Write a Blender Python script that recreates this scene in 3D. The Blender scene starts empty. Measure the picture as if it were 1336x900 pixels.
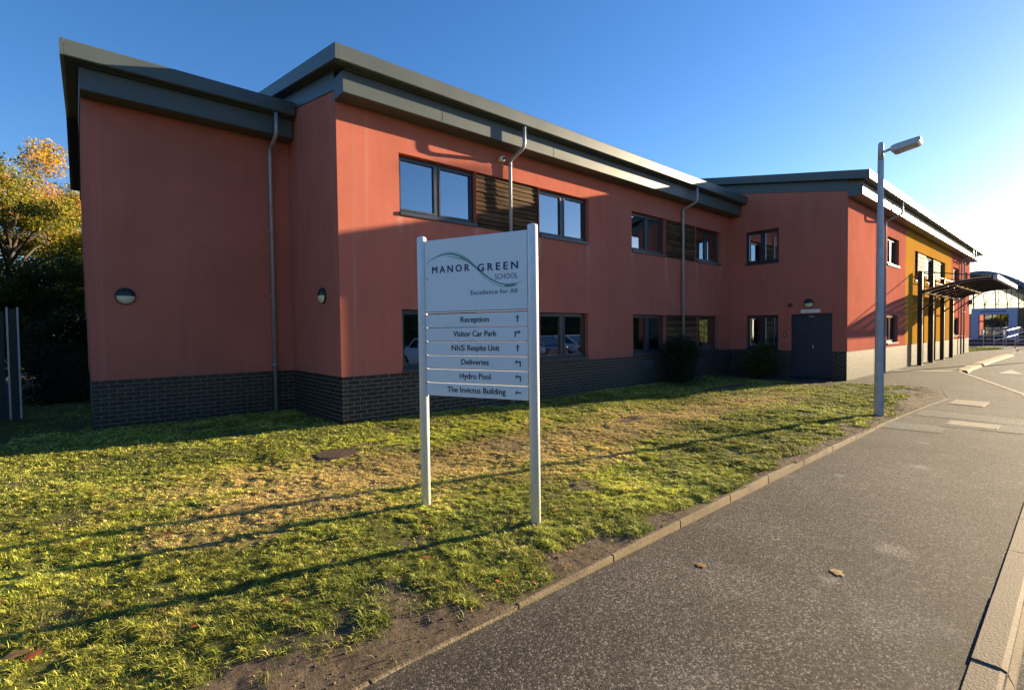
import bpy, math, random
import numpy as np
from mathutils import Vector, Matrix
random.seed(7)
C = bpy.context
scene = C.scene
rad = math.radians
# ------------------------------------------------------------------ camera
F, YAW, PITCH, ROLL = 648.31, 0.8569, -0.0276, -0.0125
CAM = Vector((-3.3713, -8.3881, 1.6542))
def cam_axes():
    f = Vector((math.cos(YAW)*math.cos(PITCH), math.sin(YAW)*math.cos(PITCH), math.sin(PITCH)))
    r = Vector((math.sin(YAW), -math.cos(YAW), 0)); u = r.cross(f)
    c, s = math.cos(ROLL), math.sin(ROLL)
    return c*r+s*u, -s*r+c*u, f
r_, u_, f_ = cam_axes()
cd = bpy.data.cameras.new('camera'); cam = bpy.data.objects.new('camera', cd)
scene.collection.objects.link(cam); scene.camera = cam
cd.sensor_width = 36; cd.lens = F/1336*36; cd.clip_start = .05; cd.clip_end = 3000
M = Matrix((r_, u_, -f_)).transposed().to_4x4(); M.translation = CAM
cam.matrix_world = M
# ------------------------------------------------------------------ sky, sun, exposure
SUN_AZ, SUN_EL = rad(-14.1), rad(11.6)          # azimuth from +X towards +Y
w = bpy.data.worlds.new('World'); scene.world = w; w.use_nodes = True
nt = w.node_tree; nt.nodes.clear()
sky = nt.nodes.new('ShaderNodeTexSky'); sky.sky_type = 'NISHITA'; sky.sun_disc = False
sky.sun_elevation = SUN_EL; sky.sun_rotation = rad(90) - SUN_AZ
sky.air_density = 1.0; sky.dust_density = .3; sky.ozone_density = 2.6; sky.altitude = 60
bg = nt.nodes.new('ShaderNodeBackground'); bg.inputs[1].default_value = .07
wo = nt.nodes.new('ShaderNodeOutputWorld')
hs = nt.nodes.new('ShaderNodeHueSaturation'); hs.inputs['Saturation'].default_value = 1.22
nt.links.new(sky.outputs[0], hs.inputs['Color']); tn_ = nt.nodes.new('ShaderNodeMix'); tn_.data_type = 'RGBA'; tn_.blend_type = 'MULTIPLY'; tn_.inputs[0].default_value = 1; tn_.inputs[7].default_value = (.84, .84, 1.0, 1)
nt.links.new(hs.outputs[0], tn_.inputs[6]); nt.links.new(tn_.outputs[2], bg.inputs[0]); nt.links.new(bg.outputs[0], wo.inputs[0])
sd = bpy.data.lights.new('sun', 'SUN'); sd.energy = 5.0; sd.angle = rad(.5); sd.color = (1, .79, .50)
so = bpy.data.objects.new('sun', sd); scene.collection.objects.link(so)
sdir = Vector((math.cos(SUN_AZ)*math.cos(SUN_EL), math.sin(SUN_AZ)*math.cos(SUN_EL), math.sin(SUN_EL)))
so.rotation_euler = sdir.to_track_quat('Z', 'Y').to_euler(); so.location = (30, -10, 20)
vs = scene.view_settings; vs.view_transform = 'Standard'; vs.look = 'None'; vs.gamma = 1; vs.exposure = 1.9
scene.render.engine = 'CYCLES'
scene.cycles.max_bounces = 8; scene.cycles.transparent_max_bounces = 12
scene.cycles.sample_clamp_indirect = 6
scene.cycles.caustics_reflective = False; scene.cycles.caustics_refractive = False

# ------------------------------------------------------------------ materials
def nodes_mat(name):
    m = bpy.data.materials.new(name); m.use_nodes = True
    t = m.node_tree; t.nodes.clear()
    o = t.nodes.new('ShaderNodeOutputMaterial'); p = t.nodes.new('ShaderNodeBsdfPrincipled')
    t.links.new(p.outputs[0], o.inputs[0])
    return m, t, p, o
def N(t, typ, ins=None, **kw):
    n = t.nodes.new(typ)
    for k, v in kw.items(): setattr(n, k, v)
    for k, v in (ins or {}).items():
        if hasattr(v, 'is_output'): t.links.new(v, n.inputs[k])
        else: n.inputs[k].default_value = v
    return n
def col4(c): return (c[0], c[1], c[2], 1)
def mixc(t, fac, a, b, mode='MIX'):
    n = t.nodes.new('ShaderNodeMix'); n.data_type = 'RGBA'; n.blend_type = mode
    for i, v in ((0, fac), (6, a), (7, b)):
        if hasattr(v, 'is_output'): t.links.new(v, n.inputs[i])
        else: n.inputs[i].default_value = v if i == 0 else (col4(v) if len(v) == 3 else v)
    return n.outputs[2]
def ramp(t, fac, stops):
    n = t.nodes.new('ShaderNodeValToRGB'); t.links.new(fac, n.inputs[0])
    e = n.color_ramp.elements
    while len(e) < len(stops): e.new(.5)
    for i, (p, c) in enumerate(stops):
        e[i].position = p; e[i].color = col4(c) if not isinstance(c, float) else (c, c, c, 1)
    return n.outputs[0]
def wpos(t, scale=(1, 1, 1)):
    g = N(t, 'ShaderNodeNewGeometry'); mp = N(t, 'ShaderNodeMapping', {0: g.outputs['Position'], 3: scale})
    return mp.outputs[0]
def opos(t, scale=(1, 1, 1)):
    g = N(t, 'ShaderNodeTexCoord'); mp = N(t, 'ShaderNodeMapping', {0: g.outputs['Object'], 3: scale})
    return mp.outputs[0]
def noise(t, vec, scale, detail=4, rough=.55, dist=0):
    return N(t, 'ShaderNodeTexNoise', {'Vector': vec, 'Scale': scale, 'Detail': detail, 'Roughness': rough, 'Distortion': dist}).outputs[0]
def bump(t, p, h, strength, dist):
    b = N(t, 'ShaderNodeBump', {'Strength': strength, 'Distance': dist, 'Height': h}); t.links.new(b.outputs[0], p.inputs['Normal']); return b
MATS = {}
def simple(name, c, rough=.5, metal=0., var=.12, scale=3., bmp=0., bs=60., spec=None):
    m, t, p, o = nodes_mat(name)
    v = opos(t); n1 = noise(t, v, scale, 5)
    lo = [x*(1-var) for x in c]; hi = [min(1, x*(1+var)) for x in c]
    t.links.new(ramp(t, n1, [(.3, lo), (.7, hi)]), p.inputs['Base Color'])
    rr = N(t, 'ShaderNodeMapRange', {0: n1, 3: max(.02, rough-.08), 4: min(1, rough+.08)}); t.links.new(rr.outputs[0], p.inputs['Roughness'])
    p.inputs['Metallic'].default_value = metal
    if spec is not None: p.inputs['Specular IOR Level'].default_value = spec
    if bmp: bump(t, p, noise(t, v, bs, 3), bmp, .01)
    MATS[name] = m; return m
def render_mat(name, c, stain=(.9, .8, .75)):
    m, t, p, o = nodes_mat(name)
    v = wpos(t); big = noise(t, v, .7, 5, .6); st = noise(t, wpos(t, (3.5, 3.5, .25)), 1.2, 4, .6); fine = noise(t, v, 160, 2)
    base = ramp(t, big, [(.25, [x*.86 for x in c]), (.75, [x*1.12 for x in c])])
    sm = N(t, 'ShaderNodeMapRange', {0: st, 1: .52, 2: .8, 3: 0., 4: .5})
    base = mixc(t, sm.outputs[0], base, [c[0]*.72, c[1]*.8, c[2]*.9])
    # algae and splash dirt just over the brick base and grey run marks
    z = N(t, 'ShaderNodeSeparateXYZ', {0: v}).outputs[2]
    low = N(t, 'ShaderNodeMapRange', {0: z, 1: 1.25, 2: .9, 3: 0., 4: .45}).outputs[0]
    lm = N(t, 'ShaderNodeMath', {0: low, 1: noise(t, v, 2.5, 4)}, operation='MULTIPLY').outputs[0]
    base = mixc(t, lm, base, [c[0]*.6, c[1]*1.0, c[2]*1.1])
    if name == 'red_render':         # pale lime runs below the sill ends of the upper windows
        sx = N(t, 'ShaderNodeSeparateXYZ', {0: v}); nn = noise(t, wpos(t, (14, 14, .8)), 1.5, 4)
        for x0, ln in ((2.97, 1.1), (4.80, .6), (1.18, .5), (6.53, .9), (8.42, .5), (10.15, 1.3), (11.95, .9), (13.58, .5)):
            a_ = N(t, 'ShaderNodeMath', {0: N(t, 'ShaderNodeMath', {0: sx.outputs[0], 1: x0}, operation='SUBTRACT').outputs[0]}, operation='ABSOLUTE').outputs[0]
            k = N(t, 'ShaderNodeMapRange', {0: a_, 1: .10, 2: .01, 3: 0., 4: 1.}).outputs[0]
            z1_ = N(t, 'ShaderNodeMapRange', {0: sx.outputs[2], 1: 3.84-ln, 2: 3.84, 3: 0., 4: .6}).outputs[0]
            z2_ = N(t, 'ShaderNodeMath', {0: sx.outputs[2], 1: 3.85}, operation='LESS_THAN').outputs[0]
            for q in (z1_, z2_, nn): k = N(t, 'ShaderNodeMath', {0: k, 1: q}, operation='MULTIPLY').outputs[0]
            base = mixc(t, k, base, (.62, .42, .36))
    st2 = N(t, 'ShaderNodeMapRange', {0: noise(t, wpos(t, (6, 6, .12)), 1.0, 3), 1: .6, 2: .8, 3: 0., 4: .26})
    base = mixc(t, st2.outputs[0], base, [.42, .36, .34])
    sp = N(t, 'ShaderNodeMapRange', {0: fine, 1: .3, 2: .7, 3: .93, 4: 1.07})
    base = mixc(t, 1., base, sp.outputs[0], 'MULTIPLY')
    t.links.new(base, p.inputs['Base Color']); p.inputs['Roughness'].default_value = .88
    p.inputs['Specular IOR Level'].default_value = .0
    bump(t, p, fine, .35, .003)
    MATS[name] = m; return m
def brick_mat(name, axis):
    m, t, p, o = nodes_mat(name)
    v = wpos(t); s = N(t, 'ShaderNodeSeparateXYZ', {0: v})
    tn = N(t, 'ShaderNodeSeparateXYZ', {0: N(t, 'ShaderNodeNewGeometry').outputs['True Normal']}).outputs[0]
    ax = N(t, 'ShaderNodeMath', {0: N(t, 'ShaderNodeMath', {0: tn}, operation='ABSOLUTE').outputs[0], 1: .5}, operation='GREATER_THAN').outputs[0]
    mu = N(t, 'ShaderNodeMix', {0: ax, 2: s.outputs[0], 3: s.outputs[1]}); mu.data_type = 'FLOAT'; u = mu.outputs[0]
    cb = N(t, 'ShaderNodeCombineXYZ', {0: u, 1: s.outputs[2]})
    b = N(t, 'ShaderNodeTexBrick', {'Vector': cb.outputs[0], 'Color1': (.016, .015, .013, 1), 'Color2': (.036, .033, .029, 1), 'Mortar': (.20, .18, .145, 1),
        'Scale': 1., 'Mortar Size': .0058, 'Mortar Smooth': .25, 'Bias': -.2, 'Brick Width': .225, 'Row Height': .075})
    b.offset = .5
    n = noise(t, v, 14, 5); n2 = noise(t, v, 1.3, 4)
    c = mixc(t, 1., b.outputs[0], ramp(t, n, [(.25, .72), (.75, 1.25)]), 'MULTIPLY')
    c = mixc(t, N(t, 'ShaderNodeMapRange', {0: n2, 1: .5, 2: .75, 3: 0., 4: .2}).outputs[0], c, (.05, .06, .04))
    t.links.new(c, p.inputs['Base Color'])
    p.inputs['Specular IOR Level'].default_value = .4
    rr = N(t, 'ShaderNodeMapRange', {0: b.outputs[1], 3: .42, 4: .9}); t.links.new(rr.outputs[0], p.inputs['Roughness'])
    h = N(t, 'ShaderNodeMath', {0: b.outputs[1], 1: -1.}, operation='MULTIPLY').outputs[0]
    h = N(t, 'ShaderNodeMath', {0: h, 1: N(t, 'ShaderNodeMath', {0: n, 1: .25}, operation='MULTIPLY').outputs[0]}, operation='ADD').outputs[0]
    bump(t, p, h, .7, .006)
    MATS[name] = m
def timber_mat():
    m, t, p, o = nodes_mat('timber')
    v = wpos(t); s = N(t, 'ShaderNodeSeparateXYZ', {0: v})
    row = N(t, 'ShaderNodeMath', {0: s.outputs[2], 1: .096}, operation='DIVIDE').outputs[0]
    fl = N(t, 'ShaderNodeMath', {0: row}, operation='FLOOR').outputs[0]
    wn = N(t, 'ShaderNodeTexWhiteNoise', {'W': fl}, noise_dimensions='1D').outputs[0]
    g = noise(t, wpos(t, (2.5, 2.5, 60)), 1, 6, .65, .3)
    c = ramp(t, g, [(.3, (.05, .028, .015)), (.7, (.19, .10, .045))])
    c = mixc(t, 1., c, ramp(t, wn, [(0, .45), (1, 1.5)]), 'MULTIPLY')
    blotch = N(t, 'ShaderNodeMapRange', {0: noise(t, v, 2.2, 4), 1: .45, 2: .65, 3: 0., 4: .75}).outputs[0]
    c = mixc(t, blotch, c, (.05, .035, .025))
    t.links.new(c, p.inputs['Base Color']); p.inputs['Roughness'].default_value = .8; p.inputs['Specular IOR Level'].default_value = .12
    bump(t, p, g, .4, .004); MATS['timber'] = m
def asphalt_mat(name, c, agg=1., scale=112., light=(.3, .28, .25)):
    m, t, p, o = nodes_mat(name)
    v = wpos(t)
    vo = N(t, 'ShaderNodeTexVoronoi', {'Vector': v, 'Scale': scale}); 
    vo2 = N(t, 'ShaderNodeTexVoronoi', {'Vector': v, 'Scale': scale*1.9})
    big = noise(t, v, .9, 6, .6); mid = noise(t, v, 7, 4)
    stone = N(t, 'ShaderNodeSeparateColor', {0: vo.outputs['Color']}).outputs[0]
    base = ramp(t, big, [(.3, [x*.72 for x in c]), (.7, [x*1.3 for x in c])])
    base = mixc(t, 1., base, ramp(t, stone, [(0, .3), (.6, 1.0), (.82, 1.7), (1, 4.0)]), 'MULTIPLY')
    patch = N(t, 'ShaderNodeMapRange', {0: noise(t, v, 1.7, 3, .5), 1: .63, 2: .74, 3: 0., 4: .35}).outputs[0]
    pm = N(t, 'ShaderNodeMath', {0: patch, 1: mid}, operation='MULTIPLY').outputs[0]
    base = mixc(t, pm, base, light)
    if name == 'asphalt':
        gp = N(t, 'ShaderNodeNewGeometry').outputs['Position']
        for (sx, sy, rr_) in ((4.04, -7.13, .13), (1.12, -7.48, .14), (.0, -7.7, .22), (.3, -7.3, .07), (5.6, -6.9, .08), (3.0, -6.6, .07), (-.2, -6.9, .3), (-1.3, -7.2, .35)):
            dn = N(t, 'ShaderNodeVectorMath', {0: gp, 1: (sx, sy, 0)}, operation='DISTANCE').outputs['Value']
            dn = N(t, 'ShaderNodeMath', {0: dn, 1: N(t, 'ShaderNodeMath', {0: mid, 1: rr_*1.2}, operation='MULTIPLY').outputs[0]}, operation='ADD').outputs[0]
            k = N(t, 'ShaderNodeMapRange', {0: dn, 1: rr_*1.75, 2: rr_*.9, 3: 0., 4: .42 if rr_ < .2 else .14}).outputs[0]
            k = N(t, 'ShaderNodeMath', {0: k, 1: stone}, operation='MULTIPLY').outputs[0]
            base = mixc(t, k, base, (.55, .52, .47))
        yy = N(t, 'ShaderNodeSeparateXYZ', {0: gp}).outputs[1]
        for y_a, y_b in ((-6.42, -6.16), (-7.78, -8.02)):
            k = N(t, 'ShaderNodeMapRange', {0: yy, 1: y_a, 2: y_b, 3: 0., 4: 1.}).outputs[0]
            k = N(t, 'ShaderNodeMath', {0: k, 1: N(t, 'ShaderNodeMapRange', {0: noise(t, v, 5, 6, .7), 1: .42, 2: .62, 3: 0., 4: .75}).outputs[0]}, operation='MULTIPLY').outputs[0]
            base = mixc(t, k, base, (.07, .062, .04))
    t.links.new(base, p.inputs['Base Color']); p.inputs['Roughness'].default_value = .85
    p.inputs['Specular IOR Level'].default_value = .22
    h = N(t, 'ShaderNodeMath', {0: vo.outputs['Distance'], 1: -1.}, operation='MULTIPLY').outputs[0]
    h2 = N(t, 'ShaderNodeMath', {0: vo2.outputs['Distance'], 1: -.4}, operation='MULTIPLY').outputs[0]
    h = N(t, 'ShaderNodeMath', {0: h, 1: h2}, operation='ADD').outputs[0]
    nz = N(t, 'ShaderNodeMath', {0: noise(t, v, scale*1.6, 5, .75), 1: 1.6}, operation='MULTIPLY').outputs[0]
    h = N(t, 'ShaderNodeMath', {0: h, 1: nz}, operation='ADD').outputs[0]
    bump(t, p, h, min(1, .85*agg), .0055*agg); MATS[name] = m
def glass_mat(name, ior=4.0, tint=(.42, .5, .5)):
    m, t, p, o = nodes_mat(name); t.nodes.remove(p)
    fr = N(t, 'ShaderNodeFresnel', {'IOR': ior}); gl = N(t, 'ShaderNodeBsdfGlossy', {'Color': (.95, .97, 1, 1), 'Roughness': .004})
    tr = N(t, 'ShaderNodeBsdfTransparent', {'Color': col4(tint)})
    n = noise(t, wpos(t), .9, 1); b = N(t, 'ShaderNodeBump', {'Strength': .04, 'Distance': .02, 'Height': n})
    t.links.new(b.outputs[0], gl.inputs['Normal'])
    mx = N(t, 'ShaderNodeMixShader', {0: fr.outputs[0], 1: tr.outputs[0], 2: gl.outputs[0]})
    t.links.new(mx.outputs[0], o.inputs[0]); MATS[name] = m
def attr_mat(name, rough=.6, trans=.25, spec=.3):
    m, t, p, o = nodes_mat(name)
    a = N(t, 'ShaderNodeAttribute', attribute_name='Col')
    t.links.new(a.outputs['Color'], p.inputs['Base Color']); p.inputs['Roughness'].default_value = rough
    p.inputs['Specular IOR Level'].default_value = spec
    if trans:
        tl = N(t, 'ShaderNodeBsdfTranslucent', {0: a.outputs['Color']})
        mx = N(t, 'ShaderNodeMixShader', {0: trans, 1: p.outputs[0], 2: tl.outputs[0]}); t.links.new(mx.outputs[0], o.inputs[0])
    MATS[name] = m
render_mat('red_render', (.48, .150, .105))
render_mat('yellow_render', (.52, .26, .045))
brick_mat('brick', 'x'); timber_mat()
asphalt_mat('asphalt', (.064, .055, .047)); asphalt_mat('road_asphalt', (.07, .068, .066), 1.3, 80)
asphalt_mat('patch_asphalt', (.072, .074, .06), .5, 120)
glass_mat('glass'); glass_mat('far_glass', 1.3, (.9, .93, .92))
attr_mat('grass_blades', .6, .25); attr_mat('leaves', .5, .5); attr_mat('leaf_litter', .7, .2)
simple('fascia_metal', (.078, .095, .092), .45, .0, .08, 1.5, spec=.4)
simple('roof_metal', (.16, .18, .18), .45, .4, .1, 1.)
simple('soffit', (.05, .055, .055), .7, 0, .1, 1.)
simple('frame_dark', (.035, .042, .055), .35, .2, .1, 3.)
simple('frame_light', (.6, .6, .58), .4, 0, .05, 3.)
simple('pipe_grey', (.36, .37, .39), .42, .3, .1, 4.)
simple('white_paint', (.78, .80, .83), .28, 0, .04, 3.)
simple('sign_panel', (.78, .80, .83), .42, 0, .035, 2.5)
simple('ink_navy', (.012, .02, .10), .5, 0, .1); simple('ink_black', (.012, .014, .025), .5, 0, .1)
simple('ink_grey', (.12, .13, .2), .5); simple('ink_green', (.07, .30, .23), .5, 0, .35, 30)
simple('black_plastic', (.012, .014, .018), .35); simple('cream_lens', (.62, .60, .45), .3, 0, .05)
simple('white_plastic', (.7, .7, .68), .35); simple('dark_red', (.10, .02, .018), .4)
simple('door_navy', (.02, .026, .045), .45, 0, .1, 2); simple('chrome', (.5, .5, .5), .25, .9)
simple('galvanised', (.40, .42, .44), .5, .35, .15, 6.); simple('black_steel', (.018, .019, .021), .4, .2)
pass
simple('concrete', (.195, .15, .092), .85, 0, .22, 8., .5, 90); simple('edging_concrete', (.20, .15, .085), .9, 0, .35, 5., .6, 70); simple('concrete_pale', (.27, .235, .18), .85, 0, .18, 5., .5, 90)
simple('rusty_iron', (.16, .105, .075), .7, .2, .3, 14, .4, 80); simple('steel_cover', (.36, .33, .28), .5, .3, .2, 12, .4, 60)
simple('road_paint', (.17, .16, .14), .7, 0, .2, 9); simple('blue_panel', (.28, .36, .50), .4, 0, .06, 1.)
simple('fence_dark', (.008, .010, .009), .6, 0, .2); simple('bark', (.06, .048, .036), .9, 0, .3, 8, .6, 30)
simple('blind', (.55, .55, .52), .8, 0, .06, 6); simple('curtain', (.16, .12, .14), .9, 0, .25, 9)
simple('interior', (.22, .21, .20), .9); simple('far_red', (.42, .24, .16), .8, 0, .2); simple('arena_roof', (.15, .16, .17), .4, .3, .1, 1)
simple('car_white', (.72, .73, .74), .2, 0, .02); simple('car_silver', (.35, .38, .42), .25, .5, .03); simple('tyre', (.02, .02, .02), .85); simple('car_glass', (.02, .025, .03), .06)
simple('hedge_base', (.03, .045, .02), .9, 0, .4, 4)
def soil_mat():
    m, t, p, o = nodes_mat('lawn_soil')
    a = N(t, 'ShaderNodeAttribute', attribute_name='Col'); v = wpos(t)
    n = noise(t, v, 28, 6, .7); n2 = noise(t, v, 160, 3, .7)
    c = mixc(t, 1., a.outputs['Color'], ramp(t, n, [(.3, .55), (.7, 1.45)]), 'MULTIPLY')
    c = mixc(t, 1., c, ramp(t, n2, [(.3, .6), (.7, 1.4)]), 'MULTIPLY')
    t.links.new(c, p.inputs['Base Color']); p.inputs['Roughness'].default_value = .95
    p.inputs['Specular IOR Level'].default_value = .15
    h = N(t, 'ShaderNodeMath', {0: n, 1: N(t, 'ShaderNodeMath', {0: n2, 1: .4}, operation='MULTIPLY').outputs[0]}, operation='ADD').outputs[0]
    bump(t, p, h, .9, .02); MATS['lawn_soil'] = m
soil_mat()
m, t, p, o = nodes_mat('canopy_sheet'); p.inputs['Base Color'].default_value = (.35, .33, .31, 1); p.inputs['Roughness'].default_value = .4
tl = N(t, 'ShaderNodeBsdfTranslucent', {0: (.34, .30, .27, 1)}); mx = N(t, 'ShaderNodeMixShader', {0: .6, 1: p.outputs[0], 2: tl.outputs[0]}); tp = N(t, 'ShaderNodeBsdfTransparent', {'Color': (.75, .68, .62, 1)}); mx2 = N(t, 'ShaderNodeMixShader', {0: .5, 1: mx.outputs[0], 2: tp.outputs[0]}); t.links.new(mx2.outputs[0], o.inputs[0]); MATS['canopy_sheet'] = m
simple('ground_far', (.03, .035, .018), .95, 0, .3, .2)

# ------------------------------------------------------------------ object helpers
def link(o, parent=None):
    scene.collection.objects.link(o)
    if parent is not None: o.parent = parent
    return o
def tag(o, label=None, cat=None, group=None, kind=None):
    if label: o['label'] = label
    if cat: o['category'] = cat
    if group: o['group'] = group
    if kind: o['kind'] = kind
    return o
def empty(name, loc, label, cat, group=None, rz=0):
    o = bpy.data.objects.new(name, None); o.location = loc; o.rotation_euler.z = rz; o.empty_display_size = .2
    link(o); return tag(o, label, cat, group)
def copy_tree(o, parent=None):
    c = o.copy(); scene.collection.objects.link(c); c.parent = parent
    for ch in [x for x in scene.collection.objects if x.parent == o]: copy_tree(ch, c)
    return c
class MB:
    """collects shapes, then links them as one mesh object"""
    def __init__(s): s.v = []; s.f = []; s.m = []; s.mats = []; s.cur = 0; s.sm = []; s.smooth = False
    def mat(s, name):
        if name not in s.mats: s.mats.append(name)
        s.cur = s.mats.index(name); return s
    def face(s, idx): s.f.append(tuple(idx)); s.m.append(s.cur); s.sm.append(s.smooth)
    def quad(s, *pts):
        b = len(s.v); s.v += [tuple(p) for p in pts]; s.face(range(b, b+len(pts)))
    def hexa(s, P):
        b = len(s.v); s.v += [tuple(p) for p in P]
        for q in ((0, 3, 2, 1), (4, 5, 6, 7), (0, 1, 5, 4), (1, 2, 6, 5), (2, 3, 7, 6), (3, 0, 4, 7)): s.face([b+i for i in q])
    def box(s, x0, x1, y0, y1, z0, z1):
        s.hexa([(x0, y0, z0), (x1, y0, z0), (x1, y1, z0), (x0, y1, z0), (x0, y0, z1), (x1, y0, z1), (x1, y1, z1), (x0, y1, z1)])
    def prism(s, poly, vec):
        n = len(poly); b = len(s.v); vec = Vector(vec)
        s.v += [tuple(p) for p in poly] + [tuple(Vector(p)+vec) for p in poly]
        s.face(list(range(b, b+n))[::-1]); s.face(range(b+n, b+2*n))
        for i in range(n): j = (i+1) % n; s.face([b+i, b+j, b+n+j, b+n+i])
    def tube(s, path, r, n=12, caps=True, smooth=True):
        s_old = s.smooth; s.smooth = smooth
        P = [Vector(p) for p in path]; R_ = r if hasattr(r, '__len__') else [r]*len(P)
        up = Vector((0, 0, 1)); rings = []; prev = None
        for i, p in enumerate(P):
            d = (P[min(i+1, len(P)-1)]-P[max(i-1, 0)]).normalized()
            if prev is None:
                a = d.cross(up); a = d.cross(Vector((1, 0, 0))) if a.length < 1e-3 else a
            else: a = prev - d*prev.dot(d)
            a.normalize(); prev = a; bb = d.cross(a); b = len(s.v)
            for k in range(n):
                t = 2*math.pi*k/n; s.v.append(tuple(p+(a*math.cos(t)+bb*math.sin(t))*R_[i]))
            rings.append(b)
        for i in range(len(P)-1):
            for k in range(n):
                j = (k+1) % n; s.face([rings[i]+k, rings[i]+j, rings[i+1]+j, rings[i+1]+k])
        s.smooth = False
        if caps: s.face([rings[0]+k for k in range(n)][::-1]); s.face([rings[-1]+k for k in range(n)])
        s.smooth = s_old
    def bar(s, a, b, w, h, up=(0, 0, 1)):
        a, b = Vector(a), Vector(b); d = (b-a).normalized(); sd_ = d.cross(Vector(up))
        if sd_.length < 1e-3: sd_ = d.cross(Vector((1, 0, 0)))
        sd_.normalize(); u2 = sd_.cross(d); x = sd_*w/2; y = u2*h/2
        s.hexa([a-x-y, a+x-y, a+x+y, a-x+y, b-x-y, b+x-y, b+x+y, b-x+y])
    def build(s, name, mat=None, parent=None, label=None, bevel=0):
        me = bpy.data.meshes.new(name)
        off = Vector((0, 0, 0))
        me.from_pydata(s.v, [], s.f)
        if mat: me.materials.append(MATS[mat])
        for mm in s.mats: me.materials.append(MATS[mm])
        if s.mats: me.polygons.foreach_set('material_index', [x+(1 if mat else 0) for x in s.m] if mat else s.m)
        me.polygons.foreach_set('use_smooth', s.sm); me.update()
        o = bpy.data.objects.new(name, me); link(o, parent)
        if label: o['label'] = label
        if bevel:
            bv = o.modifiers.new('bevel', 'BEVEL'); bv.width = bevel; bv.segments = 2; bv.limit_method = 'ANGLE'
        return o
def np_mesh(name, V, Fq, mat, cols=None, parent=None, smooth=False):
    """V (n,3), Fq (m,k) faces with k corners, cols (n,3) per point"""
    me = bpy.data.meshes.new(name); n = len(V); m, k = Fq.shape
    me.vertices.add(n); me.vertices.foreach_set('co', V.astype(np.float32).ravel())
    me.loops.add(m*k); me.loops.foreach_set('vertex_index', Fq.astype(np.int32).ravel())
    me.polygons.add(m); me.polygons.foreach_set('loop_start', np.arange(0, m*k, k, dtype=np.int32))
    if smooth: me.polygons.foreach_set('use_smooth', np.ones(m, bool))
    me.update(calc_edges=True)
    if cols is not None:
        a = me.color_attributes.new('Col', 'FLOAT_COLOR', 'POINT')
        a.data.foreach_set('color', np.c_[cols, np.ones(n)].astype(np.float32).ravel())
    me.materials.append(MATS[mat]); o = bpy.data.objects.new(name, me); return link(o, parent)
rng = np.random.default_rng(11)
_lat = {}
def vn(x, y, s, seed):
    """value noise 0..1"""
    if seed not in _lat: _lat[seed] = np.random.default_rng(seed).random((256, 256))
    L_ = _lat[seed]; x = np.asarray(x)/s+100.; y = np.asarray(y)/s+100.
    i = np.floor(x).astype(int); j = np.floor(y).astype(int); fx = x-i; fy = y-j
    fx = fx*fx*(3-2*fx); fy = fy*fy*(3-2*fy); g = lambda a, b: L_[a % 256, b % 256]
    return (g(i, j)*(1-fx)+g(i+1, j)*fx)*(1-fy)+(g(i, j+1)*(1-fx)+g(i+1, j+1)*fx)*fy

# ------------------------------------------------------------------ ground, road, paving
Lx, Ly0 = 14.3316, -3.62            # inner corner x and the entrance block's front wall
WA, WB = 2.557, 3.26                # wing set-back and length
KERB_Y = -6.14
m = MB(); m.quad((-900, -900, -.16), (900, -900, -.16), (900, 900, -.16), (-900, 900, -.16))
tag(m.build('ground', 'ground_far'), kind='structure')
road_edge = [(-40, -8.16), (3.6, -8.17), (7.5, -8.05), (10.5, -7.82), (13.45, -7.47), (20.4, -5.45), (22.6, -5.3), (28, -5.35), (33, -5.45), (38, -5.5), (46, -5.4), (60, -5)]
m = MB()
for a, b in zip(road_edge[:-1], road_edge[1:]): m.quad((a[0], a[1], -.09), (a[0], -24, -.09), (b[0], -24, -.09), (b[0], b[1], -.09))
tag(m.build('road', 'road_asphalt'), kind='structure')
m = MB()
Z = 0.0
for a, b in zip(road_edge[:-1], road_edge[1:]):
    ya, yb = a[1], b[1]
    def top(x): return KERB_Y if x < 11.5 else Ly0+.4
    m.quad((a[0], ya+.0, Z), (b[0], yb+.0, Z), (b[0], -6.2, Z), (a[0], -6.2, Z)) if max(ya, yb) < -6.2 and b[0] <= 13.5 else None
# pavement beyond the lawn: one fan of quads up to the entrance block
for (x0, y0), (x1, y1) in zip([(13.45, -7.47), (20.4, -5.45), (22.6, -5.3), (28, -5.35), (33, -5.45), (38, -5.5)], [(20.4, -5.45), (22.6, -5.3), (28, -5.35), (33, -5.45), (38, -5.5), (46, -5.4)]):
    m.quad((x0, y0, Z), (x1, y1, Z), (x1, -3.4, Z), (x0, -3.4, Z))
m.quad((11.8, -6.2, Z), (13.45, -6.2, Z), (13.45, -3.4, Z), (11.8, -3.4, Z))
m.quad((12.9, -3.4, Z), (14.5, -3.4, Z), (14.5, .2, Z), (12.9, .2, Z))
pav = tag(m.build('pavement', 'asphalt'), kind='structure')
# road kerb with upstand (blocks .9 m long)
m = MB(); x = -20.
def edge_y(x):
    for a, b in zip(road_edge[:-1], road_edge[1:]):
        if a[0] <= x <= b[0]: return a[1]+(b[1]-a[1])*(x-a[0])/(b[0]-a[0])
    return road_edge[-1][1]
while x < 10.2:
    x1 = x+.905; ya, yb = edge_y(x)+.0, edge_y(x1)+.0; g = .006; j = random.uniform(-.004, .004)
    ya += .13; yb += .13
    prof = [(0, -.3), (0, .012+j), (-.105, .012+j), (-.125, .002+j), (-.150, -.05), (-.165, -.3)]
    P0 = [(x+g, ya+p[0], p[1]) for p in prof]; P1 = [(x1-g, yb+p[0], p[1]) for p in prof]
    b = len(m.v); m.v += P0+P1; n = len(prof)
    m.face(range(b, b+n)); m.face(list(range(b+n, b+2*n))[::-1])
    for i in range(n): k = (i+1) % n; m.face([b+i, b+n+i, b+n+k, b+k])
    x = x1
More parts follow.
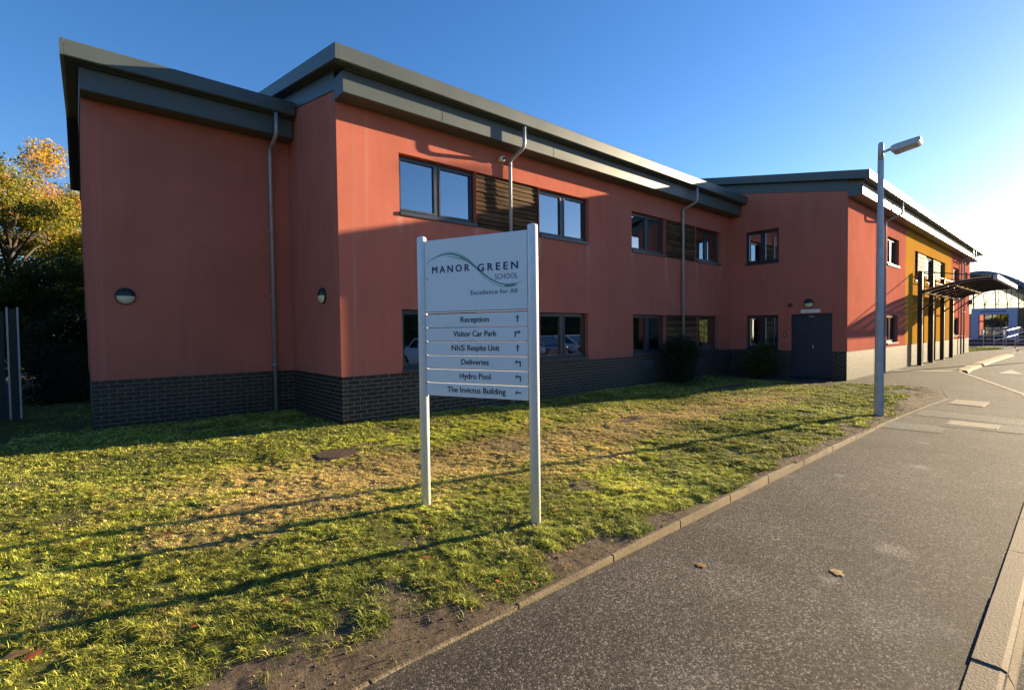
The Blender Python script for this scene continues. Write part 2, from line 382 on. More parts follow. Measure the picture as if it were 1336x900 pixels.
tag(m.build('road_kerb', 'concrete'), kind='structure')
m = MB()       # dropped flush kerb, seen as a pale line
for a, b in zip([(10.2, -7.86), (13.45, -7.47), (20.4, -5.45)], [(13.45, -7.47), (20.4, -5.45), (21.0, -5.38)]):
    m.hexa([(a[0], a[1]-.06, -.2), (b[0], b[1]-.06, -.2), (b[0], b[1]+.05, -.2), (a[0], a[1]+.05, -.2), (a[0], a[1]-.06, .006), (b[0], b[1]-.06, .006), (b[0], b[1]+.05, .006), (a[0], a[1]+.05, .006)])
tag(m.build('flush_kerb', 'concrete_pale'), kind='structure')
m = MB()
pts = [(21.0, -5.38), (22.6, -5.3), (28, -5.35), (33, -5.45), (36, -5.55)]
for a, b in zip(pts[:-1], pts[1:]):
    L2 = b[0]-a[0]; n = int(L2/.915)
    for i in range(n):
        xa, xb = a[0]+L2*i/n+.005, a[0]+L2*(i+1)/n-.005; ya = a[1]+(b[1]-a[1])*i/n; yb = a[1]+(b[1]-a[1])*(i+1)/n
        zz = .018 if xa > 21.6 else .01
        m.hexa([(xa, ya-.28, -.2), (xb, yb-.28, -.2), (xb, yb+.05, -.2), (xa, ya+.05, -.2), (xa, ya-.2, zz), (xb, yb-.2, zz), (xb, yb+.05, zz+.02), (xa, ya+.05, zz+.02)])
tag(m.build('raised_kerb', 'edging_concrete'), kind='structure')
# edging kerb round the lawn
m = MB(); m2 = []
epath = [(-9, -6.20), (-2.385, -6.19), (-.47, -6.13), (2.4, -6.07), (6.5, -6.13), (9.5, -6.25), (11.6, -6.38), (12.6, -6.15), (13.45, -5.55)]
def along(path, step):
    out = []
    for a, b in zip(path[:-1], path[1:]):
        Ls = math.dist(a, b); n = max(1, round(Ls/step))
        for i in range(n): out.append(((a[0]+(b[0]-a[0])*i/n, a[1]+(b[1]-a[1])*i/n), (a[0]+(b[0]-a[0])*(i+1)/n, a[1]+(b[1]-a[1])*(i+1)/n)))
    return out
for a, b in along(epath, .914):
    d = Vector((b[0]-a[0], b[1]-a[1], 0)).normalized(); nrm = Vector((-d.y, d.x, 0)); g = d*.005
    A_, B_ = Vector((*a, 0))+g, Vector((*b, 0))-g; za = .006+random.uniform(-.003, .003); zb = .006+random.uniform(-.003, .003)
    h = nrm*.016; c = nrm*.013
    m.hexa([A_-h+Vector((0, 0, -.15)), B_-h+Vector((0, 0, -.15)), B_+h+Vector((0, 0, -.15)), A_+h+Vector((0, 0, -.15)),
            A_-c+Vector((0, 0, za)), B_-c+Vector((0, 0, zb)), B_+c+Vector((0, 0, zb)), A_+c+Vector((0, 0, za))])
tag(m.build('edging_kerb', 'edging_concrete', bevel=.004), kind='structure')
# asphalt patches and joints laid in the pavement
m = MB()
m.quad((6.6, -6.95, .004), (7.15, -6.95, .004), (7.3, -6.2, .004), (6.5, -6.2, .004))
m.quad((8.2, -8.0, .004), (9.0, -7.95, .004), (9.15, -6.3, .004), (8.35, -6.32, .004))
m.quad((7.35, -7.95, .0045), (8.2, -7.95, .0045), (8.2, -6.84, .0045), (7.35, -6.84, .0045))
tag(m.build('asphalt_patches', 'patch_asphalt'), kind='structure')
m = MB(); m.quad((19.4, -3.7, .004), (19.9, -3.7, .004), (21.0, -5.2, .004), (20.5, -5.2, .004))
tag(m.build('paving_strip', 'concrete_pale'), kind='structure')
m = MB(); m.prism([(23.9, -6.5, -.0855), (21.6, -6.35, -.0855), (21.6, -7.0, -.0855)], (0, 0, .002))
tag(m.build('road_marking', 'road_paint'), kind='structure')
# dark tarmac path by the gate
m = MB(); m.quad((-8, 1.9, .014), (-4.3, 2.2, .014), (-4.22, 4.9, .014), (-8, 4.9, .014)); m.quad((-4.22, 4.9, .014), (-4.22, 16, .014), (-8, 16, .014), (-8, 4.9, .014))
tag(m.build('side_path', 'asphalt'), kind='structure')

# ------------------------------------------------------------------ lawn
def lawn_h(x, y):
    h = .05*(vn(x, y, 1.7, 1)-.5)+.030*(vn(x, y, .45, 2)-.5)+.020*(vn(x, y, .17, 3)-.5)+.016*(vn(x, y, .06, 4)-.5)
    k = np.clip((np.asarray(y)-KERB_Y)/.35, 0, 1); wall = np.clip((np.asarray(y)+1)/3., 0, 1)
    return .0+h*(.3+.7*k)+.028*k+.04*wall
def seg_d(x, y, a, b):
    ax, ay = a; dx, dy = b[0]-ax, b[1]-ay; t = np.clip(((x-ax)*dx+(y-ay)*dy)/(dx*dx+dy*dy), 0, 1)
    return np.hypot(x-ax-t*dx, y-ay-t*dy)
def straw(x, y):
    d = np.minimum(seg_d(x, y, (-1.85, -2.95), (-.45, -3.1)), seg_d(x, y, (-.45, -3.15), (1.8, -3.3)))
    d = np.minimum(d, seg_d(x, y, (1.8, -3.3), (5.2, -3.0))+.12)
    d = np.minimum(d, seg_d(x, y, (5.2, -3.1), (9.5, -3.6))+.45)
    d = d+1.0*(vn(x, y, .9, 5)-.5)+.7*(vn(x, y, .22, 6)-.5)+.3*(vn(x, y, .07, 66)-.5)
    return np.clip((1.35-d)/.95, 0, 1)
def bare(x, y):
    e = (y-KERB_Y)+.40*(vn(x, y, .40, 7)-.5)+.24*(vn(x, y, .11, 8)-.5)
    wd = .27+.12*np.clip((x-9)/3, 0, 1)*4+.1*np.clip((-1.2-x)/.8, 0, 1)
    b_ = np.clip((wd-e)/.16, 0, 1)
    spots = [(-.25, -1.62, .42, .14), (-.8, -1.78, .36, .36), (-.8, -1.78, .30, .30), (4.1, -3.0, .6, .16), (-.1, -2.0, .25, .1), (12.6, -3.2, .8, .5), (7.55, -5.95, .25, .12), (-.6, -6.35, .3, .2), (10.2, -1.9, 1.6, .25), (12.3, -5.5, .8, .35), (-2.5, -6.4, .9, .75)]
    for sx, sy, rx, ry in spots:
        d = np.hypot((x-sx)/rx, (y-sy)/ry)+.6*(vn(x, y, .12, 9)-.5); b_ = np.maximum(b_, np.clip((1.1-d)/.35, 0, 1))
    b_ = np.maximum(b_, np.clip((vn(x, y, .5, 10)-.80)/.1, 0, 1)*.8)
    return b_
def in_lawn(x, y):
    ok = (y > np.interp(x, [p_[0] for p_ in epath], [p_[1] for p_ in epath])+.03)
    ok &= ~((x > 0-.02) & (y > -.0)) & ~((x > -WB) & (y > WA))
    ok &= (x < 13.4) & ~((x > 12.9) & (y > -3.4))
    ok &= ~((x < -4.25) & (y > 2.0+.1*(x+4.3)))
    return ok
def grid(x0, x1, y0, y1, st):
    nx, ny = int((x1-x0)/st)+1, int((y1-y0)/st)+1
    X, Y = np.meshgrid(np.linspace(x0, x1, nx), np.linspace(y0, y1, ny), indexing='ij')
    idx = np.arange(nx*ny).reshape(nx, ny)
    Fq = np.stack([idx[:-1, :-1], idx[1:, :-1], idx[1:, 1:], idx[:-1, 1:]], -1).reshape(-1, 4)
    return X.ravel(), Y.ravel(), Fq
GV, GC, GF = [], [], []; tot = 0
for (x0, x1, y0, y1, st) in ((-4.6, 2., -6.3, -2.0, .02), (2., 13.9, -6.6, 0.1, .035), (-4.6, 2., -2.0, 3.0, .035), (-12, -4.6, -6.3, 9, .15), (-4.6, -3.2, 3.0, 9, .1)):
    X, Y, Fq = grid(x0, x1, y0, y1, st)
    Zg = lawn_h(X, Y); cen = X[Fq].mean(1), Y[Fq].mean(1)
    ed = np.interp(cen[0], [p_[0] for p_ in epath], [p_[1] for p_ in epath])
    keep = (cen[1] > ed-.01) & (cen[0] < 13.42) & ~((cen[0] > 12.9) & (cen[1] > -3.42)); Fq = Fq[keep]
    bb = bare(X, Y)[:, None]; ss = straw(X, Y)[:, None]
    green = np.array([.085, .09, .022]); brown = np.array([.29, .215, .08]); soil = np.array([.115, .085, .058])
    c = green*(1-ss)+brown*ss; c = c*(1-bb)+soil*bb; c = c*(.8+.4*vn(X, Y, .3, 12)[:, None])
    GV.append(np.c_[X, Y, Zg-.006*0]); GC.append(c); GF.append(Fq+tot); tot += len(X)
tag(np_mesh('lawn', np.concatenate(GV), np.concatenate(GF), 'lawn_soil', np.concatenate(GC), smooth=True), kind='structure')

def make_grass():
    bands = []
    def sample(n, x0, x1, y0, y1): return rng.uniform(x0, x1, n), rng.uniform(y0, y1, n)
    X, Y = [], []
    for n, a in ((950000, (-4.6, 3., -6.3, -1.2)), (260000, (-4.6, 3., -1.2, 2.7)), (260000, (3., 7.5, -6.3, .0)), (170000, (7.5, 13.5, -6.6, .0)), (12000, (-4.6, -3.2, 2.7, 8)), (16000, (-7.5, -4.6, -6.3, 2))):
        x, y = sample(n, *a); X.append(x); Y.append(y)
    X = np.concatenate(X); Y = np.concatenate(Y)
    d = np.hypot(X-CAM.x, Y-CAM.y)
    bb = bare(X, Y); ss = straw(X, Y)
    fi = vn(X, Y, .026, 71)*.6+vn(X, Y, .05, 72)*.4; cl = vn(X, Y, .13, 21)*.35+vn(X, Y, .38, 22)*.25+fi*.4; big = vn(X, Y, 1.1, 23)
    keep = in_lawn(X, Y) & (rng.random(len(X)) < (1-.985*bb)) & (rng.random(len(X)) < np.clip(.10+2.3*(cl-.25)+.5*ss, .16, 1)) & (rng.random(len(X)) < np.where(d < 7, 1, np.clip(1.25-d*.035, .45, 1)))
    X, Y, bb, ss, cl, big, d, fi = [q[keep] for q in (X, Y, bb, ss, cl, big, d, fi)]
    n = len(X); Zb = lawn_h(X, Y)-.004
    h = (.009+.038*np.clip(cl-.28, 0, 1)**1.3*2+.020*np.clip(fi-.55, 0, 1)*2)*(.65+.7*rng.random(n))*(1-.4*ss)
    near = np.clip((Y-KERB_Y)/.9, 0, 1); h *= (1.25-.35*near)*(.8+.4*big)
    wd = (.0011+.0014*rng.random(n))*(1+.2*np.clip(d-3, 0, 9))
    th = rng.uniform(0, 2*np.pi, n)+1.2*(vn(X, Y, .5, 25)-.5); lean = rng.uniform(.2, 2.1, n)
    lx, ly = np.cos(th), np.sin(th); px, py = -ly*wd, lx*wd
    lean2 = lean*h
    V = np.empty((n, 5, 3)); z0 = Zb
    V[:, 0] = np.c_[X-px, Y-py, z0]; V[:, 1] = np.c_[X+px, Y+py, z0]
    mx, my, mz = X+lx*lean2*.35, Y+ly*lean2*.35, z0+h*.62
    V[:, 2] = np.c_[mx+px*.8, my+py*.8, mz]; V[:, 3] = np.c_[mx-px*.8, my-py*.8, mz]
    V[:, 4] = np.c_[X+lx*lean2, Y+ly*lean2, z0+h*(1-.45*lean/2.1)]
    b = np.arange(n)[:, None]*5
    tri = np.concatenate([b+[0, 1, 2], b+[0, 2, 3], b+[3, 2, 4]], 1).reshape(-1, 3)
    g1 = np.array([.15, .195, .024]); g2 = np.array([.58, .58, .085]); g3 = np.array([.08, .15, .04]); br = np.array([.70, .55, .20]); br2 = np.array([.46, .34, .12])
    t = np.clip(vn(X, Y, .5, 31)*.7+rng.random(n)*.6-.15, 0, 1)[:, None]
    c = g1*(1-t)+g2*t
    t2 = (np.clip(vn(X, Y, .7, 32)-.5, 0, 1)*1.4)[:, None]*(rng.random(n)[:, None] < .7); c = c*(1-t2)+g3*t2
    dry = (rng.random(n)*.8+.2*vn(X, Y, .04, 73) < .16+.80*ss+.25*np.clip(vn(X, Y, .3, 67)-.6, 0, 1)*2)[:, None]; tb = rng.random(n)[:, None]; c = np.where(dry, br*(1-tb)+br2*tb, c)
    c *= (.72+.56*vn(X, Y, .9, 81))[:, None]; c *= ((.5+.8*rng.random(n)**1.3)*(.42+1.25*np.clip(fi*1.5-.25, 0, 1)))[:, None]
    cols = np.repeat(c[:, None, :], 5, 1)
    cols[:, :2] *= .6  # blade roots darkened: dead thatch, plus shade low in the turf painted in
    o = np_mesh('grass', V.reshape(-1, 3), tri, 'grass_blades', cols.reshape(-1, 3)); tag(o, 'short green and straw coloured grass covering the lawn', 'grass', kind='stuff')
make_grass()
X = rng.uniform(-4.4, 13.3, 260000); Y = rng.uniform(-6.5, .0, 260000); bb = bare(X, Y); ok = in_lawn(X, Y) & (rng.random(len(X)) < .55*bb) & (np.hypot(X-CAM.x, Y-CAM.y) < 13); X, Y = X[ok], Y[ok]; n = len(X)
sz = .002+.009*rng.random(n)**3; Zc = lawn_h(X, Y); T4 = np.array([(1, 0, -.3), (-.5, .87, -.3), (-.5, -.87, -.3), (0, 0, .9)])
V = np.c_[X, Y, Zc][:, None, :]+(T4[None]*rng.uniform(.5, 1.3, (n, 4, 1)))*sz[:, None, None]
idx = (np.arange(n)[:, None, None]*4+np.array([[0, 1, 3], [1, 2, 3], [2, 0, 3]])[None]).reshape(-1, 3)
cc = np.where((rng.random(n) < .25)[:, None], np.array([.34, .26, .16]), np.array([.13, .095, .065]))*rng.uniform(.6, 1.5, (n, 1))
tag(np_mesh('soil_crumbs', V.reshape(-1, 3), idx, 'leaf_litter', np.repeat(cc, 4, 0)), 'crumbs of bare soil and plant litter along the lawn edge', 'soil', kind='stuff')
# grass verge far off
X = rng.uniform(38.8, 47, 20000); Y = rng.uniform(-4.6, .5, 20000); n = len(X)
m = MB(); m.quad((38.8, -3.5, .01), (46.5, -5.0, .01), (52, 1, .01), (38.8, 1, .01)); 
o = m.build('verge', 'hedge_base'); tag(o, kind='structure')
ok = (Y > -3.5-(X-38.8)*.19); X, Y = X[ok], Y[ok]; n = len(X); hh = rng.uniform(.03, .09, n); th = rng.uniform(0, 6.28, n); wd = .02
V = np.empty((n, 3, 3)); V[:, 0] = np.c_[X-np.cos(th)*wd, Y-np.sin(th)*wd, np.zeros(n)+.01]; V[:, 1] = np.c_[X+np.cos(th)*wd, Y+np.sin(th)*wd, np.zeros(n)+.01]; V[:, 2] = np.c_[X+rng.normal(0, .03, n), Y+rng.normal(0, .03, n), hh]
c = np.array([.13, .17, .03])*(rng.uniform(.6, 1.5, n)[:, None]); tag(np_mesh('grass', V.reshape(-1, 3), np.arange(n*3).reshape(-1, 3), 'grass_blades', np.repeat(c, 3, 0)), 'short green grass verge beyond the end of the building', 'grass', kind='stuff')

# ------------------------------------------------------------------ school building
bld = empty('school_building', (0, 0, 0), 'two storey red rendered school building with dark brick base and grey metal eaves', 'building')
PI = math.pi
def wall_mesh(mb, axis, c, nsign, u0, u1, z0, z1, holes, th=.28):
    """wall face on plane axis=c, outward normal nsign; rectangular holes with reveals"""
    us = sorted({u0, u1}|{h[0] for h in holes}|{h[1] for h in holes}); zs = sorted({z0, z1}|{h[2] for h in holes}|{h[3] for h in holes})
    us = [u for u in us if u0 <= u <= u1]; zs = [z for z in zs if z0 <= z <= z1]
    def P(u, d, z): return (u, c-nsign*d, z) if axis == 'y' else (c-nsign*d, u, z)
    ish = lambda u, z: any(h[0] < u < h[1] and h[2] < z < h[3] for h in holes)
    nu, nz = len(us)-1, len(zs)-1
    solid = [[not ish((us[i]+us[i+1])/2, (zs[j]+zs[j+1])/2) for j in range(nz)] for i in range(nu)]
    for i in range(nu):
        for j in range(nz):
            if not solid[i][j]: continue
            a, b, e, f = us[i], us[i+1], zs[j], zs[j+1]
            mb.quad(P(a, 0, e), P(b, 0, e), P(b, 0, f), P(a, 0, f)); mb.quad(P(a, th, e), P(a, th, f), P(b, th, f), P(b, th, e))
            if i == 0 or not solid[i-1][j]: mb.quad(P(a, 0, e), P(a, 0, f), P(a, th, f), P(a, th, e))
            if i == nu-1 or not solid[i+1][j]: mb.quad(P(b, 0, e), P(b, th, e), P(b, th, f), P(b, 0, f))
            if j == 0 or not solid[i][j-1]: mb.quad(P(a, 0, e), P(a, th, e), P(b, th, e), P(b, 0, e))
            if j == nz-1 or not solid[i][j+1]: mb.quad(P(a, 0, f), P(b, 0, f), P(b, th, f), P(a, th, f))
def pbox(mb, axis, c, nsign, u0, u1, d0, d1, z0, z1):
    """box given by u range, depth range behind the wall face (negative = in front) and z range"""
    a, b = c-nsign*d0, c-nsign*d1
    if axis == 'y': mb.box(u0, u1, min(a, b), max(a, b), z0, z1)
    else: mb.box(min(a, b), max(a, b), u0, u1, z0, z1)
def window(axis, c, ns, u0, u1, z0, z1, cols=2, sill=.07, rec=.11, fr='frame_dark', label=None, blind=None, parent=None):
    parent = parent or bld; g = .004; fw = .05
    f = MB(); zb = z0+sill
    pbox(f, axis, c, ns, u0+g, u1-g, rec, rec+.07, zb, zb+fw); pbox(f, axis, c, ns, u0+g, u1-g, rec, rec+.07, z1-fw, z1-g)
    pbox(f, axis, c, ns, u0+g, u0+fw, rec, rec+.07, zb+fw, z1-fw); pbox(f, axis, c, ns, u1-fw, u1-g, rec, rec+.07, zb+fw, z1-fw)
    for k in range(1, cols):
        um = u0+(u1-u0)*k/cols; pbox(f, axis, c, ns, um-.04, um+.04, rec, rec+.07, zb+fw, z1-fw)
    for k in range(cols):        # sash rims
        a = u0+(u1-u0)*k/cols+(.05 if k == 0 else .042); b = u0+(u1-u0)*(k+1)/cols-(.05 if k == cols-1 else .042); s = .035
        lo, hi = zb+fw+.002, z1-fw-.002
        pbox(f, axis, c, ns, a, b, rec-.012, rec+.04, lo, lo+s); pbox(f, axis, c, ns, a, b, rec-.012, rec+.04, hi-s, hi)
        pbox(f, axis, c, ns, a, a+s, rec-.012, rec+.04, lo+s, hi-s); pbox(f, axis, c, ns, b-s, b, rec-.012, rec+.04, lo+s, hi-s)
    fo = f.build('window', fr, parent, label=label)
    p = MB(); P = (lambda u, z: (u, c-ns*(rec+.03), z)) if axis == 'y' else (lambda u, z: (c-ns*(rec+.03), u, z))
    for k in range(cols):
        a = u0+(u1-u0)*k/cols+.06; b = u0+(u1-u0)*(k+1)/cols-.06; a -= .01; b += .01
        p.quad(P(a, zb+.05), P(b, zb+.05), P(b, z1-.05), P(a, z1-.05))
    p.build('pane', 'glass', fo)
    if sill:
        s = MB(); pbox(s, axis, c, ns, u0+g, u1-g, -.035, rec+.05, z0+.004, zb-.002); s.build('sill', fr, fo)
    if blind:
        for kind, a, b, z_lo, z_hi, mat in blind:
            s = MB(); 
            if kind == 'blind': pbox(s, axis, c, ns, a, b, .34, .345, z_lo, z_hi)
            else:
                n = max(4, int((b-a)/.05))
                for i in range(n):
                    pbox(s, axis, c, ns, a+(b-a)*i/n, a+(b-a)*(i+1)/n, .40+(.03 if i % 2 else 0), .42+(.03 if i % 2 else 0), z_lo, z_hi)
            s.build(kind, mat, fo)
    return fo
UPZ = (3.84, 4.995); LOZ = (.905, 2.09)
up = [(1.17, 2.955), (4.79, 6.55), (8.40, 10.14), (11.93, 13.6)]
tim = [(2.957, 4.788), (10.142, 11.928)]
lo = [(1.18, 2.95), (4.78, 6.5), (8.44, 10.13), (12.05, 13.4)]
lot = [(10.132, 12.048)]
WALLT = 5.62
holes = [(a, b, *UPZ) for a, b in up]+[(a, b, *UPZ) for a, b in tim]+[(a, b, *LOZ) for a, b in lo]+[(a, b, .905, 2.09) for a, b in lot]
# front wall of the long range
m = MB(); wall_mesh(m, 'y', 0, -1, 0, Lx, .9, WALLT, holes); m.build('wall', 'red_render', bld, 'long red rendered wall facing the lawn')
m = MB(); wall_mesh(m, 'y', .014, -1, .014, Lx, -.2, .9, [], .26); m.build('plinth', 'brick', bld)
# side return of the long range
def ztop(y, y0): return 6.10+.186*(y-y0)-.32
m = MB(); m.prism([(0, .28, .9), (0, WA, .9), (0, WA, ztop(WA, 0)), (0, .28, ztop(.28, 0))], (.28, 0, 0)); m.prism([(0, 0.0, WALLT+.002), (0, .28, WALLT+.002), (0, .28, ztop(.28, 0)), (0, 0, ztop(0, 0))], (.28, 0, 0))
m.build('wall', 'red_render', bld, 'short shaded red return wall beside the recessed wing')
m = MB(); m.prism([(.014, .275, -.2), (.014, WA+.3, -.2), (.014, WA+.3, .9), (.014, .275, .9)], (.2, 0, 0)); m.build('plinth', 'brick', bld)
# wing
m = MB(); wall_mesh(m, 'y', WA, -1, -WB, 0, .9, 5.62, []); m.prism([(-WB, WA+.28, .9), (-WB, 13, .9), (-WB, 13, 5.9), (-WB, 8, 6.85), (-WB, WA+.28, 5.85)], (.28, 0, 0)); m.build('wall', 'red_render', bld, 'shaded red wall of the recessed left wing')
m = MB(); wall_mesh(m, 'y', WA+.014, -1, -WB+.014, .014, -.2, .9, [], .25); m.prism([(-WB+.014, WA+.27, -.2), (-WB+.014, 13, -.2), (-WB+.014, 13, .9), (-WB+.014, WA+.27, .9)], (.2, 0, 0)); m.build('plinth', 'brick', bld)
# gable wall of the entrance block, facing left
ry = [(-1.64, -.53)]
holes_r = [(-1.636, -.535, *UPZ), (-1.62, -.565, .905, 2.09), (-3.215, -2.02, .9, 2.095)]
m = MB(); wall_mesh(m, 'x', Lx, -1, Ly0+.28, 0, .9, WALLT, holes_r)
y0 = Ly0
m.prism([(Lx, Ly0, WALLT+.001), (Lx, 6.5, WALLT+.001), (Lx, 6.5, ztop(6.5, y0)), (Lx, Ly0, ztop(Ly0, y0))], (.28, 0, 0))
m.build('wall', 'red_render', bld, 'shaded red gable wall with the double door')
m = MB(); wall_mesh(m, 'x', Lx+.014, -1, Ly0+.265, .0, -.2, .9, [(-3.215, -2.02, -.1, .91)], .25); m.build('plinth', 'brick', bld)
# front wall of the entrance block
RE = 38.6
fh = [(18.95, 20.65, 3.9, 4.96), (18.95, 20.55, .99, 2.08), (23.4, 24.2, 3.55, 4.86), (24.2, 25.9, 3.9, 4.86), (25.9, 27.55, 3.55, 4.86), (27.55, 29.3, 3.9, 4.86), (29.3, 30.3, 3.55, 4.86)]
fh2 = [(32.75, 34.5, 3.9, 4.86), (36.6, 37.7, 3.9, 4.86), (32.8, 34.7, 1.05, 2.1)]
m = MB(); wall_mesh(m, 'y', Ly0, -1, Lx, 21.75, .9, WALLT, fh[:2]); m.build('wall', 'red_render', bld, 'sunlit red front wall of the entrance block')
m = MB(); wall_mesh(m, 'y', Ly0, -1, 21.751, 32.1, .9, WALLT, fh[2:]+[(26.2, 28.1, .9, 2.75)]); m.build('wall', 'yellow_render', bld, 'yellow ochre rendered wall behind the canopy')
m = MB(); wall_mesh(m, 'y', Ly0, -1, 32.101, RE, .9, WALLT, fh2); m.box(RE-.28, RE, Ly0+.28, 6, .0, 5.8); m.build('wall', 'red_render', bld, 'red wall at the far end past the yellow bay')
m = MB(); wall_mesh(m, 'y', Ly0+.014, -1, Lx+.014, RE, -.2, .9, [(26.2, 28.1, -.1, .91)], .25); m.build('plinth', 'brick', bld, 'sunlit brick base of the entrance block')
# backs, floor slabs so the rooms read as rooms
m = MB(); m.box(-WB, 38.3, 12.9, 13.1, -.1, 5.6); m.box(.3, Lx+.1, .3, 12.8, 2.9, 3.15); m.box(Lx+.3, RE-.3, Ly0+.3, 12.8, 2.9, 3.15)
m.box(.3, 14, 4.0, 4.1, -.1, 5.4); m.box(Lx+.3, RE-.3, 1.2, 1.3, -.1, 5.4)
for x in (3.9, 7.4, 11.0): m.box(x, x+.1, .35, 4.0, -.1, 5.4)
m.box(14.7, 14.8, .3, 4, 0, 5.4); m.box(Lx+3.4, Lx+3.5, Ly0+.3, 1.2, 0, 5.4)
m.build('inner_walls', 'interior', bld)
# timber panels: horizontal boards
def boards(axis, c, ns, a, b, z0, z1, pitch=.096):
    m = MB(); n = int((z1-z0)/pitch); pt = (z1-z0)/n
    for i in range(n):
        zz = z0+i*pt; d = .045+random.uniform(-.006, .006); A_, B_ = c-ns*d, c-ns*(d+.018)
        if axis == 'y': m.hexa([(a+.003, A_-.012, zz+.004), (b-.003, A_-.012, zz+.004), (b-.003, B_, zz+.004), (a+.003, B_, zz+.004), (a+.003, A_+.006, zz+pt-.006), (b-.003, A_+.006, zz+pt-.006), (b-.003, B_+.004, zz+pt-.006), (a+.003, B_+.004, zz+pt-.006)])
    if axis == 'y': m.mat('soffit'); m.box(a+.003, b-.003, c+.10, c+.14, z0+.003, z1-.003); m.cur = 0
    return m
def timber(a, b, z0, z1, c=0.):
    m = MB(); m.mat('timber'); t = boards('y', c, -1, a, b, z0, z1)
    m.v = t.v; m.f = t.f; m.sm = t.sm; m.mats = ['timber', 'soffit']; m.m = [0]*(len(t.f)-6)+[1]*6
    return m.build('timber_panel', None, bld)
for a, b in tim: timber(a, b, *UPZ)
for a, b in lot: timber(a, b, .905, 2.09)
timber(24.21, 25.89, 3.9, 4.86, Ly0); timber(27.56, 29.29, 3.9, 4.86, Ly0)
# windows of the long range
window('y', 0, -1, *up[0], *UPZ); window('y', 0, -1, *up[1], *UPZ)
window('y', 0, -1, *up[2], *UPZ, blind=[('blind', 8.5, 9.95, 3.95, 4.9, 'blind')]); window('y', 0, -1, *up[3], *UPZ)
window('y', 0, -1, *lo[0], *LOZ); window('y', 0, -1, *lo[1], *LOZ)
window('y', 0, -1, *lo[2], *LOZ, blind=[('curtain', 9.2, 10.05, .95, 2.0, 'curtain')]); window('y', 0, -1, *lo[3], *LOZ, cols=1, blind=[('blind', 12.1, 13.35, .95, 2.05, 'curtain')])
window('x', Lx, -1, -1.636, -.535, *UPZ); window('x', Lx, -1, -1.62, -.565, .905, 2.09, blind=[('curtain', -.95, -.6, .95, 2.0, 'blind')])
window('y', Ly0, -1, 18.95, 20.65, 3.9, 4.96, label='window with pale frame over the lower one'); window('y', Ly0, -1, 18.95, 20.55, .99, 2.08)
for a, b in ((23.4, 24.2), (25.9, 27.55), (29.3, 30.3)): window('y', Ly0, -1, a, b, 3.55, 4.86, cols=1)
for h in fh2: window('y', Ly0, -1, *h)
# double door
m = MB(); pbox(m, 'x', Lx, -1, -3.21, -3.15, .06, .16, .02, 2.09); pbox(m, 'x', Lx, -1, -2.085, -2.025, .06, .16, .02, 2.09); pbox(m, 'x', Lx, -1, -3.15, -2.085, .06, .16, 2.03, 2.09)
df = m.build('door', 'door_navy', bld, 'dark navy double door')
for a, b in ((-3.147, -2.622), (-2.614, -2.088)):
    m = MB(); pbox(m, 'x', Lx, -1, a, b, .08, .13, .03, 2.027)
    for z in (.12, 1.12): pbox(m, 'x', Lx, -1, a+.09, b-.09, .074, .079, z, z+.82)
    m.build('door_leaf', 'door_navy', df, bevel=.004)
m = MB(); pbox(m, 'x', Lx, -1, -2.67, -2.655, .03, .08, 1.02, 1.06); pbox(m, 'x', Lx, -1, -2.70, -2.64, .02, .035, .98, 1.10); m.build('handle', 'chrome', df)
m = MB(); pbox(m, 'x', Lx, -1, -2.70, -2.55, .03, .078, 1.98, 2.02); m.build('door_closer', 'chrome', df)
# entrance doors in the yellow bay
window('y', Ly0, -1, 26.2, 28.1, .02, 2.75, cols=2, sill=0, rec=.6, label='glazed entrance doors')
# eaves: gutter fascia, soffit, lower fascia
def eave(x0, x1, y0, left_cap=True, xw0=None, xw1=None):
    xw0 = x0 if xw0 is None else xw0; xw1 = x1 if xw1 is None else xw1
    g = MB(); G = y0-.6
    prof = [(G, 6.225), (G, 6.0), (G+.015, 5.985), (G+.15, 5.985), (G+.15, 6.10), (G+.02, 6.20), (G+.02, 6.24), (G+.005, 6.24)]
    g.prism([(x0, a, b) for a, b in prof], (x1-x0, 0, 0)); g.build('gutter', 'fascia_metal', bld)
    s = MB(); s.box(xw0, xw1, G+.152, y0-.382, 5.955, 5.985); s.build('soffit', 'soffit', bld)
    t = MB(); T = y0-.385
    t.prism([(xw0-.025, T, 5.95), (xw0-.025, T, 5.612), (xw0-.025, T+.012, 5.60), (xw0-.025, y0-.004, 5.60), (xw0-.025, y0-.004, 5.622), (xw0-.025, T+.02, 5.622), (xw0-.025, T+.02, 5.95)], (xw1-xw0+.025, 0, 0))
    t.box(xw0-.025, xw0-.01, T+.022, y0-.004, 5.624, 5.953)
    x = xw0+1.9
    while x < xw1-.5: t.box(x-.004, x+.004, T-.003, T-.0005, 5.614, 5.948); x += 3.0
    t.build('fascia', 'fascia_metal', bld)
